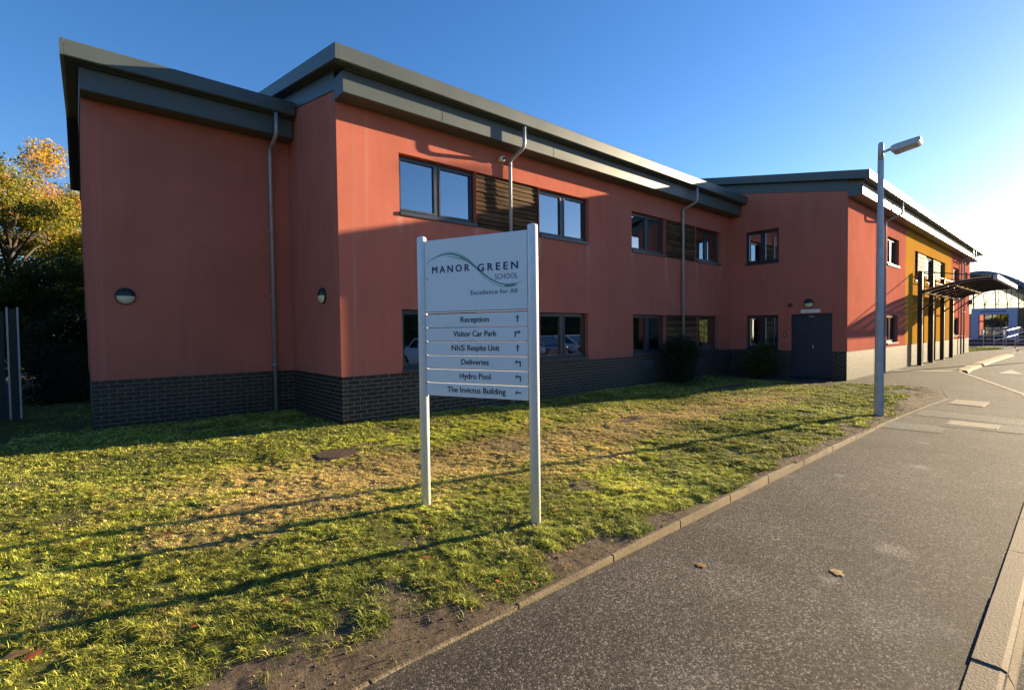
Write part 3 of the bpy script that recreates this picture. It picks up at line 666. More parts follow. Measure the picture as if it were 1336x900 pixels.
def roof(x0, x1, y0, yr, yb, xw0, rear=True):
    """monopitch roof rising to a ridge at yr, falling to yb"""
    G = y0-.60+.02; sl = .186; zr = 6.20+sl*(yr-G); zb = zr-sl*(yb-yr)
    r = MB(); r.prism([(x0+.05, G, 6.19), (x0+.05, yr, zr-.01), (x0+.05, yb, zb-.01), (x0+.05, yb, zb-.07), (x0+.05, yr, zr-.07), (x0+.05, G+.1, 6.15)], (x1-x0-.05, 0, 0))
    r.build('roof', 'roof_metal', bld)
    b = MB(); H = .25
    b.prism([(x0, G-.02, 6.24), (x0, yr, zr+.03), (x0, yb, zb+.03), (x0, yb, zb+.03-H), (x0, yr, zr+.03-H), (x0, G-.02, 6.24-H)], (.05, 0, 0)); b.build('bargeboard', 'fascia_metal', bld)
    s = MB(); s.prism([(x0+.05, G+.14, 6.24-H+.05), (x0+.05, yr, zr+.05-H), (x0+.05, yb, zb+.05-H), (x0+.05, yb, zb+.03-H), (x0+.05, yr, zr+.03-H), (x0+.05, G+.14, 6.24-H+.026)], (xw0-x0+.1, 0, 0)); s.build('soffit', 'soffit', bld)
    # lower band on the wall face under the verge
    f = MB(); xo = xw0-.022; z_ = lambda y: 6.10+sl*(y-y0)
    f.prism([(xo, y0+.0, z_(y0)), (xo, yr, z_(yr)), (xo, yb, z_(yr)-sl*(yb-yr)), (xo, yb, z_(yr)-sl*(yb-yr)-.32), (xo, yr, z_(yr)-.32), (xo, y0, z_(y0)-.32)], (.03, 0, 0)); f.build('fascia', 'fascia_metal', bld)
eave(-.177, Lx-.01, 0, xw0=0, xw1=Lx-.002)
roof(-.23, Lx+1.0, 0, 8, 13, 0)
eave(-3.452, -.03, WA, xw0=-WB, xw1=-.03)
roof(-3.505, -.03, WA, 8.5, 13, -WB)
eave(Lx-.177, RE+.5, Ly0, xw0=Lx, xw1=RE+.35)
roof(Lx-.23, RE+.5, Ly0, 6, 13, Lx)
# downpipes with swan necks
def downpipe(x, y0, label=None, z0=.02, n=14, top=5.97):
    m = MB(); yw = y0-.075; yg = y0-.545
    path = [(x, yw, z0), (x, yw, 5.30)]+[(x, yw-.02*k*k/3, 5.30+.05*k) for k in (1, 2)]
    path += [(x, yw-.36, 5.55), (x, yg+.02, 5.60), (x, yg, 5.66), (x, yg, top)]
    m.tube([(x, yw, z0), (x, yw, 5.32), (x, yw-.015, 5.37), (x, yw-.06, 5.41), (x, yg+.06, 5.53), (x, yg+.012, 5.58), (x, yg, 5.65), (x, yg, top)], .038, n)
    for z in (1.0, 2.4, 3.7, 5.25): m.tube([(x, yw, z), (x, yw, z+.05)], .043, n)
    for z in (1.02, 2.42, 3.72): m.box(x-.055, x+.055, yw+.03, y0-.001, z, z+.03)
    o = m.build('downpipe', 'pipe_grey', bld, label); return o
for x, y in ((3.84, 0), (11.0, 0), (-.38, WA), (18.3, Ly0), (34.9, Ly0), (35.9, Ly0)): downpipe(x, y)
# number on the brick
def curve_text(s, ext=.0006, spacing=1., offset=0., shear=0.):
    cu = bpy.data.curves.new('t', 'FONT'); cu.body = s; cu.size = 1; cu.extrude = 0; cu.space_character = spacing; cu.offset = offset; cu.resolution_u = 3; cu.shear = shear
    o = bpy.data.objects.new('t', cu); scene.collection.objects.link(o)
    dg = C.evaluated_depsgraph_get(); dg.update(); me = bpy.data.meshes.new_from_object(o.evaluated_get(dg)); bpy.data.objects.remove(o)
    return me
def lettering(name, s, origin, udir, vdir, u0, u1, v0, v1, mat, parent, loc, spacing=1., offset=0., thick=.0008, zref=None, bold=0):
    """writing whose ink box fills u0..u1 by v0..v1 (cap height) on the plane through origin"""
    me = curve_text(s, spacing=spacing, offset=offset); co = np.array([v.co[:] for v in me.vertices])
    cap = .688 if zref is None else zref
    mn, mx = co[:, 0].min(), co[:, 0].max(); U = u0+(co[:, 0]-mn)/(mx-mn)*(u1-u0); Vv = v0+co[:, 1]/cap*(v1-v0)
    nrm = Vector(udir).cross(Vector(vdir)).normalized(); o_ = Vector(origin)-Vector(loc)
    if bold:                         # heavier strokes: copies of each letter side by side, each a hair above the last
        fs = [list(p.vertices) for p in me.polygons]; n0 = len(co); V, Fs = [], []
        for k, (du, dv) in enumerate(((-1, 0), (1, 0), (0, .6), (0, -.6))):
            for a, b in zip(U, Vv): V.append(tuple(o_+Vector(udir)*(a+du*bold)+Vector(vdir)*(b+dv*bold)+nrm*(thick+k*.00015)))
            Fs += [[q+k*n0 for q in f] for f in fs]
        me = bpy.data.meshes.new(name); me.from_pydata(V, [], Fs); me.materials.append(MATS[mat]); ob = bpy.data.objects.new(name, me); link(ob, parent); return ob
    for i, v in enumerate(me.vertices): v.co = o_+Vector(udir)*U[i]+Vector(vdir)*Vv[i]+nrm*thick
    me.name = name; me.materials.clear(); me.materials.append(MATS[mat]); ob = bpy.data.objects.new(name, me); link(ob, parent); return ob
lettering('painted_number', '20', (0, 0, 0), (1, 0, 0), (0, 0, 1), 9.06, 9.42, .56, .74, 'ink_grey', bld, (0, 0, -.0), thick=.006).location = (0, .0, 0)

# ------------------------------------------------------------------ fittings on the walls
def bulkhead(p, nrm, label):
    o = empty('bulkhead_light', p, label, 'wall light', 'half cream half black bulkhead lights')
    n = Vector(nrm); s = Vector((-n.y, n.x, 0)); R_ = .135
    def cap(mb, a0, a1, r, d, fl=1.0):
        k = 14; rings = []
        for i in range(5):
            t = i/4*PI/2; rr = r*math.cos(t)*1.0; dd = .02+d*math.sin(t); b = len(mb.v); rings.append(b)
            for j in range(k+1):
                a = a0+(a1-a0)*j/k; mb.v.append(tuple(n*dd+s*(rr*math.cos(a))+Vector((0, 0, rr*math.sin(a)))))
        mb.smooth = True
        for i in range(4):
            for j in range(k): mb.face([rings[i]+j, rings[i]+j+1, rings[i+1]+j+1, rings[i+1]+j])
        mb.smooth = False
    m = MB(); m.tube([tuple(-n*0), tuple(n*.03)], R_+.012, 28); m.build('base', 'black_plastic', o)
    m = MB(); cap(m, -PI, 0, R_, .075); m.build('lens', 'cream_lens', o)
    m = MB(); cap(m, 0, PI, R_+.004, .08); m.build('hood', 'black_plastic', o)
bulkhead((-2.77, WA, 2.345), (0, -1, 0), 'round half cream half black light on the shaded left wing wall')
bulkhead((0, .76, 2.345), (-1, 0, 0), 'round light on the narrow return wall left of the corner')
bulkhead((Lx, -2.55, 2.43), (-1, 0, 0), 'round light above the navy double door')
o = empty('door_sign', (Lx, -2.6, 2.18), 'narrow white sign over the navy double door', 'sign')
m = MB(); m.box(-.012, 0, -.28, .28, -.055, .055); m.build('sign_board', 'white_plastic', o)
o = empty('alarm_sounder', (Lx, -2.0, 2.40), 'small round dark red sounder on the wall left of the door light', 'alarm')
m = MB(); m.tube([(0, 0, 0), (-.05, 0, 0)], [.07, .055], 18); m.build('body', 'dark_red', o)
o = empty('call_point', (Lx, -1.85, 1.42), 'small dark box beside the navy double door', 'switch')
m = MB(); m.box(-.04, 0, -.04, .04, -.06, .06); m.build('box', 'black_plastic', o, bevel=.006); m = MB(); m.box(-.046, -.041, -.02, .02, -.02, .02); m.build('button', 'white_plastic', o)
o = empty('security_camera', (3.6, -.0, 5.37), 'small white dome camera under the eaves by the first pipe', 'camera')
m = MB(); m.tube([(0, 0, .0), (0, -.07, 0)], .045, 16); m.build('bracket', 'white_plastic', o)
m = MB(); m.tube([(0, -.10, .045), (0, -.10, .0), (0, -.10, -.035), (0, -.10, -.06)], [.06, .062, .05, .025], 18); m.build('housing', 'white_plastic', o)
m = MB(); m.tube([(0, -.135, .0), (-.0, -.165, -.01)], [.035, .03], 14); m.build('lens', 'black_plastic', o)
o = empty('security_light', (RE+.0, Ly0-.0, 3.1), 'small dark box light near the far corner of the red wall', 'wall light')
m = MB(); m.box(-.25, -.05, -.16, 0, -.15, .15); m.build('housing', 'black_plastic', o, bevel=.01)

# ------------------------------------------------------------------ wayfinding sign
A2, B2 = Vector((-.973, -4.362, 0)), Vector((-.541, -5.396, 0))
sloc = (A2.x, A2.y, 0); U = (B2-A2).normalized(); NS = Vector((U.y, -U.x, 0)).normalized()   # NS faces the camera side
if NS.dot(CAM-A2) < 0: NS = -NS
sg = empty('direction_sign', sloc, 'white post and panel school direction sign standing on the lawn', 'sign')
W_ = (B2-A2).length
for k, base in enumerate((Vector((0, 0, 0)), B2-A2)):
    m = MB(); z = 2.515
    m.tube([tuple(base+Vector((0, 0, -.1))), tuple(base+Vector((0, 0, z))), tuple(base+Vector((0, 0, z+.012))), tuple(base+Vector((0, 0, z+.02)))], [.043, .043, .040, .02], 24); m.build('post', 'white_paint', sg)
def panel(name, z0, z1, t=.018):
    m = MB(); a = U*.046; b = U*(W_-.046); h = NS*t
    m.hexa([a-h+Vector((0, 0, z0)), b-h+Vector((0, 0, z0)), b+h+Vector((0, 0, z0)), a+h+Vector((0, 0, z0)), a-h+Vector((0, 0, z1)), b-h+Vector((0, 0, z1)), b+h+Vector((0, 0, z1)), a+h+Vector((0, 0, z1))])
    o = m.build(name, 'sign_panel', sg, bevel=.003); return o, t
S_off = NS*.0185
def letter(s, u0, u1, z0, z1, mat, parent, **k):
    return lettering('lettering', s, Vector((0, 0, 0))+S_off, U, (0, 0, 1), u0, u1, z0, z1, mat, parent, (0, 0, 0), **k)
hp, _ = panel('header_panel', 1.828, 2.488)
# check the reading direction: normal of U x Z must point at the viewer
if U.cross(Vector((0, 0, 1))).dot(NS) < 0: print('WARNING sign normal')
# the green swoosh: three brush strokes
wave = [(.062, 2.280), (.12, 2.313), (.19, 2.338), (.27, 2.353), (.33, 2.352), (.41, 2.330), (.50, 2.282), (.585, 2.213), (.69, 2.128), (.79, 2.070), (.87, 2.048), (.95, 2.052), (1.035, 2.066)]
def stroke(mb, pts, wmax, du=0, dz=0, n=60, w0=.12, w1=.9):
    P = np.array(pts); t = np.linspace(0, 1, len(P)); tt = np.linspace(0, 1, n)
    u = np.interp(tt, t, P[:, 0])+du; z = np.interp(tt, t, P[:, 1])+dz
    for _ in range(3): u[1:-1] = (u[:-2]+2*u[1:-1]+u[2:])/4; z[1:-1] = (z[:-2]+2*z[1:-1]+z[2:])/4
    wd = wmax*(np.sin(np.pi*np.clip(tt, .02, .98))**w1*(1-w0)+w0)
    du_, dz_ = np.gradient(u), np.gradient(z); L_ = np.hypot(du_, dz_); nx, nz = -dz_/L_, du_/L_
    for i in range(n-1):
        q = []
        for (k, sg_) in ((i, -1), (i+1, -1), (i+1, 1), (i, 1)):
            q.append(tuple(S_off+NS*mb.lift+U*(u[k]+nx[k]*wd[k]*sg_)+Vector((0, 0, z[k]+nz[k]*wd[k]*sg_))))
        mb.quad(*q)
m = MB(); m.lift = .0004
stroke(m, wave, .009); 
m.lift = .0006; stroke(m, [(.20, 2.352), (.30, 2.370), (.40, 2.352), (.50, 2.300), (.60, 2.212), (.66, 2.165)], .0022)
m.lift = .0005; stroke(m, [(.28, 2.335), (.36, 2.318), (.44, 2.295), (.52, 2.262)], .004)
m.lift = .0007; stroke(m, [(.60, 2.185), (.68, 2.112), (.76, 2.062), (.84, 2.032), (.93, 2.030), (1.0, 2.042)], .0028)
m.lift = .0003; stroke(m, [(.86, 2.040), (.92, 2.037), (.98, 2.045)], .0105)
m.lift = .0008; stroke(m, [(.055, 2.148), (.075, 2.14), (.09, 2.12)], .003, n=10)
m.build('wave_emblem', 'ink_green', hp)
letter('MANOR', .128, .520, 2.187, 2.248, 'ink_navy', hp, spacing=1.5, bold=.003)
letter('GREEN', .607, .992, 2.177, 2.238, 'ink_navy', hp, spacing=1.5, bold=.003)
letter('SCHOOL', .772, .990, 2.098, 2.143, 'ink_grey', hp, spacing=1.05, bold=.0004)
letter('Excellence for All', .532, .983, 1.976, 2.013, 'ink_grey', hp, spacing=1.05, bold=.0013)
m = MB(); b_ = U*.05+NS*.0186; m.hexa([b_+Vector((0, 0, 1.834)), b_+U*1.02+Vector((0, 0, 1.834)), b_+U*1.02+NS*.0004+Vector((0, 0, 1.834)), b_+NS*.0004+Vector((0, 0, 1.834)), b_+Vector((0, 0, 1.840)), b_+U*1.02+Vector((0, 0, 1.840)), b_+U*1.02+NS*.0004+Vector((0, 0, 1.840)), b_+NS*.0004+Vector((0, 0, 1.840))])
m.build('trim_line', 'ink_grey', hp)
def arrow(kind, uc, zc, parent):
    m = MB(); O = S_off+NS*.001
    def P(u, z): return tuple(O+U*(uc+u)+Vector((0, 0, zc+z)))
    def bar2(a, b, w=.0055):
        a, b = np.array(a), np.array(b); d = (b-a)/np.linalg.norm(b-a); n_ = np.array([-d[1], d[0]])*w
        m.quad(P(*(a-n_)), P(*(b-n_)), P(*(b+n_)), P(*(a+n_)))
    if kind == 'up': bar2((0, -.028), (0, .014)); m.quad(P(-.022, .004), P(0, .016), P(0, .030)); m.quad(P(.022, .004), P(0, .030), P(0, .016)); 
    if kind == 'left': bar2((.028, 0), (-.014, 0)); m.quad(P(-.004, .022), P(-.030, 0), P(-.016, 0)); m.quad(P(-.004, -.022), P(-.016, 0), P(-.030, 0))
    if kind == 'right_turn': bar2((-.022, -.03), (-.022, .0145)); bar2((-.027, .010), (.012, .010)); m.quad(P(.002, .032), P(.016, .010), P(.030, .010)); m.quad(P(.002, -.012), P(.030, .010), P(.016, .010))
    if kind == 'left_turn': bar2((.022, -.03), (.022, .0145)); bar2((.027, .010), (-.012, .010)); m.quad(P(-.002, .032), P(-.030, .010), P(-.016, .010)); m.quad(P(-.002, -.012), P(-.016, .010), P(-.030, .010))
    m.build('arrow', 'ink_black', parent)
rows = [('Reception', .424, .708, 'up'), ('Visitor Car Park', .344, .781, 'right_turn'), ('NHS Respite Unit', .325, .809, 'up'), ('Deliveries', .425, .702, 'left_turn'), ('Hydro Pool', .406, .719, 'left_turn'), ('The Invictus Building', .273, .862, 'left')]
zt = 1.815; H = .1245
for i, (s, a, b, ar) in enumerate(rows):
    z1 = zt-i*H; z0 = z1-H+.008
    o, _ = panel('slat', z0, z1); o['label'] = 'white slat reading '+s
    if s.startswith('NHS'):      # the H has lost half of its right stroke: N h S
        letter('N', .325, .372, z0+.040, z0+.088, 'ink_black', o, bold=.0019)
        letter('h', .384, .412, z0+.040, z0+.086, 'ink_black', o, bold=.0019)
        letter('S', .420, .462, z0+.040, z0+.088, 'ink_black', o, bold=.0019)
        letter('Respite Unit', .490, .809, z0+.040, z0+.088, 'ink_black', o, bold=.0019)
    else: letter(s, a, b, z0+.040, z0+.088, 'ink_black', o, bold=.0019)
    arrow(ar, .982, z0+.062, o)
for i in range(7):
    z = zt-i*H+.004; c_ = U*.050; m = MB()
    m.tube([tuple(c_+NS*.012+Vector((0, 0, z-.004))), tuple(c_+NS*.028+Vector((0, 0, z-.004)))], .007, 8)
    m.build('clip', 'chrome', sg)
for x in (7.33,):
    m = MB(); m.box(x-.006, x+.006, -.003, .01, .905, 5.6); m.build('movement_joint', 'red_render', bld)

# ------------------------------------------------------------------ street lamp
def lamp(name_label, loc, H, rz, s=1., r0=.077):
    o = empty('street_lamp', loc, name_label, 'street lamp', rz=rz)
    m = MB(); m.smooth = False
    zs = H-.33
    m.tube([(0, 0, -.1), (0, 0, 1.2), (0, 0, zs)], [r0, r0*.88, r0*.62], 8, smooth=False); m.build('pole', 'galvanised', o)
    m = MB(); m.tube([(0, 0, zs), (0, 0, H-.03), (0, 0, H)], [.047, .043, .03], 12); m.build('pole_cap', 'galvanised', o)
    m = MB(); m.tube([(0, 0, H-.19), (0, -.18*s, H-.145)], .024, 12); m.build('arm', 'galvanised', o)
    # flat lantern, widening away from the arm, tilted up a little
    m = MB(); tl = .12
    def Q(y, x, z): return (x*s, -.14*s-y*s*math.cos(tl), H-.155+y*s*math.sin(tl)+z*s)
    rings = [(0, .06, -.03, .03), (.05, .15, -.085, .035), (.08, .16, -.09, .04), (.40, .15, -.07, .045), (.43, .14, -.05, .04), (.44, .11, -.03, .03)]
    idx = []
    for (y, hw, zb, zt_) in rings:
        b = len(m.v); idx.append(b); m.v += [Q(y, -hw, zb), Q(y, hw, zb), Q(y, hw*1.0, zt_*.4), Q(y, hw*.6, zt_), Q(y, -hw*.6, zt_), Q(y, -hw, zt_*.4)]
    for a, b in zip(idx[:-1], idx[1:]):
        for k in range(6): j = (k+1) % 6; m.face([a+k, a+j, b+j, b+k])
    m.face([idx[0]+k for k in range(6)]); m.face([idx[-1]+k for k in range(6)][::-1])
    h = m.build('lantern', 'galvanised', o)
    m = MB(); m.hexa([Q(.15, -.08, -.096), Q(.15, .08, -.096), Q(.34, .08, -.084), Q(.34, -.08, -.084), Q(.15, -.09, -.06), Q(.15, .09, -.06), Q(.34, .09, -.05), Q(.34, -.09, -.05)]); m.build('lens', 'frame_light', h)
    return o
lamp('grey street lamp standing in the grass at the right end of the lawn', (7.73, -5.905, 0), 5.0, 0.05)
lamp('tall grey street lamp by the road beyond the right edge of the view', (37.3, -8.5, -.09), 12.5, rad(-59), 1.0, .088)

# ------------------------------------------------------------------ covers in the ground
o = empty('manhole_cover', (-.80, -1.78, float(lawn_h(-.8, -1.78))-.012), 'oval rusty ribbed cover sunk in the grass before the corner', 'manhole cover')
m = MB(); m.tube([(0, 0, -.05), (0, 0, .022)], .29, 32); m.build('frame', 'rusty_iron', o)
m = MB()
for k in range(-8, 9):
    x = k*.031; hl = math.sqrt(max(0, .26**2-x*x))
    if hl > .02: m.box(x-.009, x+.009, -hl, hl, .02, .036)
m.build('ribs', 'rusty_iron', o)
def cover(name, pts, label, mat, ribs=0):
    c = Vector((sum(p_[0] for p_ in pts)/4, sum(p_[1] for p_ in pts)/4, 0)); o = empty(name, c, label, 'manhole cover')
    P = [Vector((*p_, 0))-c for p_ in pts]
    m = MB(); m.hexa([p_*1.0+Vector((0, 0, -.03)) for p_ in P]+[p_+Vector((0, 0, .007)) for p_ in P]); m.build('frame', 'concrete' if ribs else 'concrete_pale', o)
    m = MB()
    if ribs:
        for k in range(ribs):
            t = (k+.5)/ribs; a = P[0].lerp(P[3], t); b = P[1].lerp(P[2], t); d = (b-a)*.1
            m.bar(a+d+Vector((0, 0, .008)), b-d+Vector((0, 0, .008)), .022, .008)
        m.build('ribs', 'concrete_pale', o)
    else:
        m.hexa([p_*.9+Vector((0, 0, .0)) for p_ in P]+[p_*.9+Vector((0, 0, .010)) for p_ in P]); m.build('lid', mat, o)
cover('inspection_cover', [(10.50, -6.50), (11.40, -6.52), (11.29, -7.07), (10.36, -7.06)], 'plain concrete cover in the pavement by the lawn tip', 'concrete')
cover('drain_cover', [(7.52, -6.87), (8.07, -6.87), (8.03, -7.50), (7.47, -7.50)], 'ribbed metal drain cover in the pavement, nearer than the concrete one', 'steel_cover', 16)

# ------------------------------------------------------------------ entrance canopy
cy = Ly0; co = empty('entrance_canopy', (27.2, cy-.1, 0), 'black steel entrance canopy with curved ribs against the yellow wall', 'canopy')
ox, oy = 27.2, cy-.1
xs = [23.4, 25.75, 28.4, 30.9]
for x in xs:
    m = MB(); m.box(x-.075-ox, x+.075-ox, -.17, -.01, 0, 3.97); m.box(x-.12-ox, x+.12-ox, -.19, .01, 0, .02); m.build('post', 'black_steel', co)
def arc(t): return (-.12-2.2*t, 3.10+.42*math.sin(t*PI*.55))
rx = [23.4, 24.8, 26.2, 27.6, 29.0, 30.4, 31.5]
for x in rx:
    m = MB()
    P = [arc(i/10) for i in range(11)]
    for a, b in zip(P[:-1], P[1:]): m.bar((x-ox, a[0], a[1]-.04), (x-ox, b[0], b[1]-.04), .06, .10)
    m.build('rib', 'black_steel', co)
m = MB()
P = [arc(i/12) for i in range(13)]
for a, b in zip(P[:-1], P[1:]): m.hexa([(23.3-ox, a[0], a[1]+.012), (31.6-ox, a[0], a[1]+.012), (31.6-ox, b[0], b[1]+.012), (23.3-ox, b[0], b[1]+.012), (23.3-ox, a[0], a[1]+.03), (31.6-ox, a[0], a[1]+.03), (31.6-ox, b[0], b[1]+.03), (23.3-ox, b[0], b[1]+.03)])
m.build('roof_sheet', 'canopy_sheet', co)
e = arc(1.)
m = MB(); m.bar((23.25-ox, e[0]-.06, e[1]), (31.6-ox, e[0]-.06, e[1]), .13, .17); m.build('front_gutter', 'galvanised', co)
m = MB(); m.bar((23.3-ox, -.20, 3.10), (31.6-ox, -.20, 3.10), .1, .16); m.bar((23.3-ox, -1.2, arc(.47)[1]-.13), (31.6-ox, -1.2, arc(.47)[1]-.13), .06, .06); m.build('wall_beam', 'black_steel', co)
for x in xs:
    m = MB(); m.bar((x-ox, -.15, 2.35), (x-ox, -1.3, 3.36), .05, .05); m.build('brace', 'black_steel', co)
for x in (xs[0], xs[2]):
    m = MB(); m.tube([(x-ox, -.14, 3.93), (x-ox, e[0]+.1, e[1]+.06)], .02, 8); m.build('tie_rod', 'black_steel', co)
m = MB(); m.tube([(xs[0]-ox, -.12, 3.92), (31.6-ox, -.12, 3.92)], .02, 8); m.tube([(xs[0]-ox, -.12, 3.62), (31.6-ox, -.12, 3.62)], .02, 8); m.build('rail', 'black_steel', co)
o = empty('globe_light', (27.0, cy-.9, 2.85), 'small round lamp hanging under the black canopy', 'lamp')
m = MB(); m.tube([(0, 0, .09), (0, 0, .07), (0, 0, 0), (0, 0, -.07), (0, 0, -.09)], [.03, .07, .1, .07, .03], 14); m.build('globe', 'white_plastic', o); m = MB(); m.tube([(0, 0, .09), (0, 0, .55)], .012, 6); m.build('stem', 'black_steel', o)

# ------------------------------------------------------------------ glass building far right
def pol(az, D): return (CAM.x+D*math.cos(rad(az)), CAM.y+D*math.sin(rad(az)))
AZ0, AZ1 = 7.2, -6.0
px_, py_ = pol(5.0, 74)
gb = empty('glass_building', (px_, py_, 0), 'distant glass fronted building with dark curved roof and blue entrance portal', 'building', rz=rad(5.0))
# local frame: x away from the viewer, y to the left (image left)
DD = 74.0
def ly(px_img):   # local y for an image column at this distance
    az = math.atan2(-(px_img-668)*1.0, F)+YAW
    return DD*math.tan(az-rad(5.0))
def zz_(y_img, px_img=1300): return 1.65+(425.5-y_img)/648.*53.1
# curved roof profile (outline sampled from the photograph's arc, extended both ways)
ys_ = [ly(x_) for x_ in (1240, 1267, 1283, 1302, 1317, 1336, 1360, 1400, 1460)]
zs_ = [zz_(y_) for y_ in (364, 357.5, 356.3, 358.3, 363.5, 371.5, 385, 415, 470)]
zs_ = [max(z, .5) for z in zs_]
_t = np.linspace(0, 8, 49); _pf = np.polyfit(ys_, zs_, 3)
ya_ = np.linspace(ys_[0], ys_[-1], 40); za_ = np.polyval(_pf, ya_)
m = MB(); m.smooth = True
for i in range(39):
    y0_, y1_ = ya_[i], ya_[i+1]; a, b = za_[i], za_[i+1]; t0 = .45+.012*i; t1 = .45+.012*(i+1)
    m.hexa([(-.8, y0_, a-t0), (22, y0_, a-t0), (22, y1_, b-t1), (-.8, y1_, b-t1), (-.8, y0_, a), (22, y0_, a), (22, y1_, b), (-.8, y1_, b)])
m.build('roof', 'arena_roof', gb)
ptop = zz_(403.5)
m = MB(); mull = MB()
yl, yr_ = ys_[0], ys_[-3]
m.quad((0, yl, -.2), (0, yr_, -.2), (0, yr_, zs_[-3]-.8), (0, ys_[5], zs_[5]-.8), (0, ys_[3], zs_[3]-.7), (0, ys_[1], zs_[1]-.7), (0, yl, zs_[0]-.6)); m.build('glazing', 'far_glass', gb)
y = yl
while y > yr_:
    zt_ = np.interp(-y, [-q for q in ys_], zs_)-.7; mull.box(-.08, .04, y-.03, y+.03, -.2, max(.5, zt_)); y -= .95
for z in (ptop+.35, ptop+1.6, ptop+2.9): mull.box(-.06, .02, yr_, yl, z-.03, z+.03)
mull.build('mullions', 'black_steel', gb)
m = MB()
for dx in (1268, 1283, 1299, 1315, 1331):
    yy = ly(dx); m.tube([(5, yy, 0), (5, yy, ptop+.4), (5, yy+.1, ptop+3.0)], [.07, .06, .04], 8); m.tube([(5, yy, ptop+.5), (5, yy-.9, ptop+2.2)], [.04, .03], 6)
m.build('roof_struts', 'galvanised', gb)
m = MB(); m.box(8, 8.3, ly(1500), ly(1330), 0, ptop+.2); m.box(12, 12.3, yr_-3, yl, 0, ptop-.3); m.build('inner_walls', 'far_red', gb)
# portal
a, b = ly(1267.5), ly(1326.5); c_ = ly(1277); d_ = ly(1315.5)
zh = zz_(411.5)
m = MB(); m.box(-1.6, -.1, c_, a, -.3, ptop); m.box(-1.6, -.1, b, d_, -.3, ptop); m.box(-1.6, -.1, d_, c_, zh, ptop); po = m.build('portal', 'blue_panel', gb)
m = MB(); 
for i in range(30):
    yy = c_-.15-i*.13
    if yy > ly(1312): m.box(-1.63, -1.605, yy-.09, yy, zz_(408.8), zz_(407.2))
m.build('name_strip', 'ink_navy', po)
m = MB(); m.box(-.5, -.4, d_, c_, -.3, .0)
zr2 = zz_(420)
for yy in [c_-.02, ly(1284), ly(1294.5), ly(1305.5), d_+.02]: m.box(-.55, -.45, yy-.05, yy+.05, -.3, zh)
m.box(-.55, -.45, d_, c_, zr2-.08, zr2+.04); m.build('door', 'black_steel', po)
m = MB(); m.quad((-.5, d_, -.2), (-.5, c_, -.2), (-.5, c_, zh), (-.5, d_, zh)); m.build('pane', 'glass', po)
m = MB(); m.box(.6, .7, d_, c_, zr2, zh); m.build('inner_panel', 'far_red', po)
# ramp with handrails in front
def rail(x, y, rz, L_, label, h=1.05, rise=.45):
    o = empty('handrail', (x, y, -.05), label, 'handrail', rz=rz)
    m = MB()
    for k in (0, .5, 1.): m.tube([(k*L_, 0, 0), (k*L_, 0, h*.93+rise*k)], .03, 8)
    m.build('uprights', 'galvanised', o)
    m = MB(); m.tube([(-.15, 0, h), (L_+.15, 0, h+rise)], .045, 8); m.tube([(0, 0, h*.5), (L_, 0, h*.5+rise)], .03, 8); m.build('top_rail', 'white_plastic', o)
ra = pol(4.95, 52); rail(ra[0], ra[1], rad(5-22), 3.6, 'white topped sloping handrail before the blue portal, left one')
ra = pol(3.72, 50); rail(ra[0], ra[1], rad(5-22), 3.6, 'white topped sloping handrail at the right edge of the picture')
ra = pol(5.6, 57); o = empty('barrier_railing', (*ra, -.05), 'long grey level railing running across before the blue portal', 'railing', rz=rad(5))
m = MB()
for k in range(9): m.tube([(0, 1.2-k*1.2, 0), (0, 1.2-k*1.2, 1.35)], .03, 6)
for z in (.25, .8, 1.35): m.tube([(0, 1.2, z), (0, -8.4, z)], .03, 6)
m.build('rails', 'galvanised', o)
ra = pol(5.0, 60); o = empty('low_wall', (*ra, -.1), 'low dark wall under the railing of the far ramp', 'wall', rz=rad(5))
m = MB(); m.box(0, .3, -12, 2.4, 0, .45); m.box(.0, .34, -12, 2.4, .452, .52); m.build('wall', 'soffit', o)
m = MB(); D0 = pol(3, 46); m.quad((46, -24, -.085), (46, 8, -.085), (140, 8, -.085), (140, -24, -.085)); tag(m.build('forecourt', 'road_asphalt'), kind='structure')

# ------------------------------------------------------------------ gate, fence at left
o = empty('side_gate', (-4.355, 5.05, 0), 'dark gate with two pale slender edge posts left of the wing', 'gate')
for x in (-.075, .07):
    m = MB(); m.box(x-.014, x+.014, -.014, .014, 0, 2.23); m.build('post', 'pipe_grey', o)
m = MB(); m.box(-.052, .047, -.012, .012, .05, 2.2); m.build('infill', 'fence_dark', o)
o = empty('boundary_fence', (-4.45, 5.08, 0), 'dark close boarded fence at the left edge of the picture', 'fence')
m = MB()
for k in range(60): m.box(-.03-k*.12-.115, -.03-k*.12, -.012+(.008 if k % 2 else 0), .012, .02, 2.15)
m.build('boards', 'fence_dark', o)

# ------------------------------------------------------------------ trees and shrubs
def foliage(name, centers, n, size, colf, parent, mat='leaves', flat=.0):
    """centers: (x,y,z,rx,ry,rz,weight) clumps; leaves near clump shells"""
    Cc = np.array(centers); wgt = Cc[:, 6]/Cc[:, 6].sum(); k = rng.choice(len(Cc), n, p=wgt)
    d = rng.normal(size=(n, 3)); d /= np.linalg.norm(d, axis=1)[:, None]; rr = rng.random(n)**.45
    P = Cc[k, :3]+d*rr[:, None]*Cc[k, 3:6]
    a = rng.normal(size=(n, 3)); a[:, 2] *= (1-flat); a /= np.linalg.norm(a, axis=1)[:, None]; b = np.cross(a, rng.normal(size=(n, 3))); b /= np.linalg.norm(b, axis=1)[:, None]
    s = size*rng.uniform(.6, 1.3, n)[:, None]
    V = np.stack([P-a*s, P-b*s*.55, P+a*s, P+b*s*.55], 1).reshape(-1, 3)
    c = colf(P, rng.random(n), k); cols = np.repeat(c, 4, 0)
    return np_mesh(name, V, np.arange(n*4).reshape(-1, 4), mat, cols, parent)
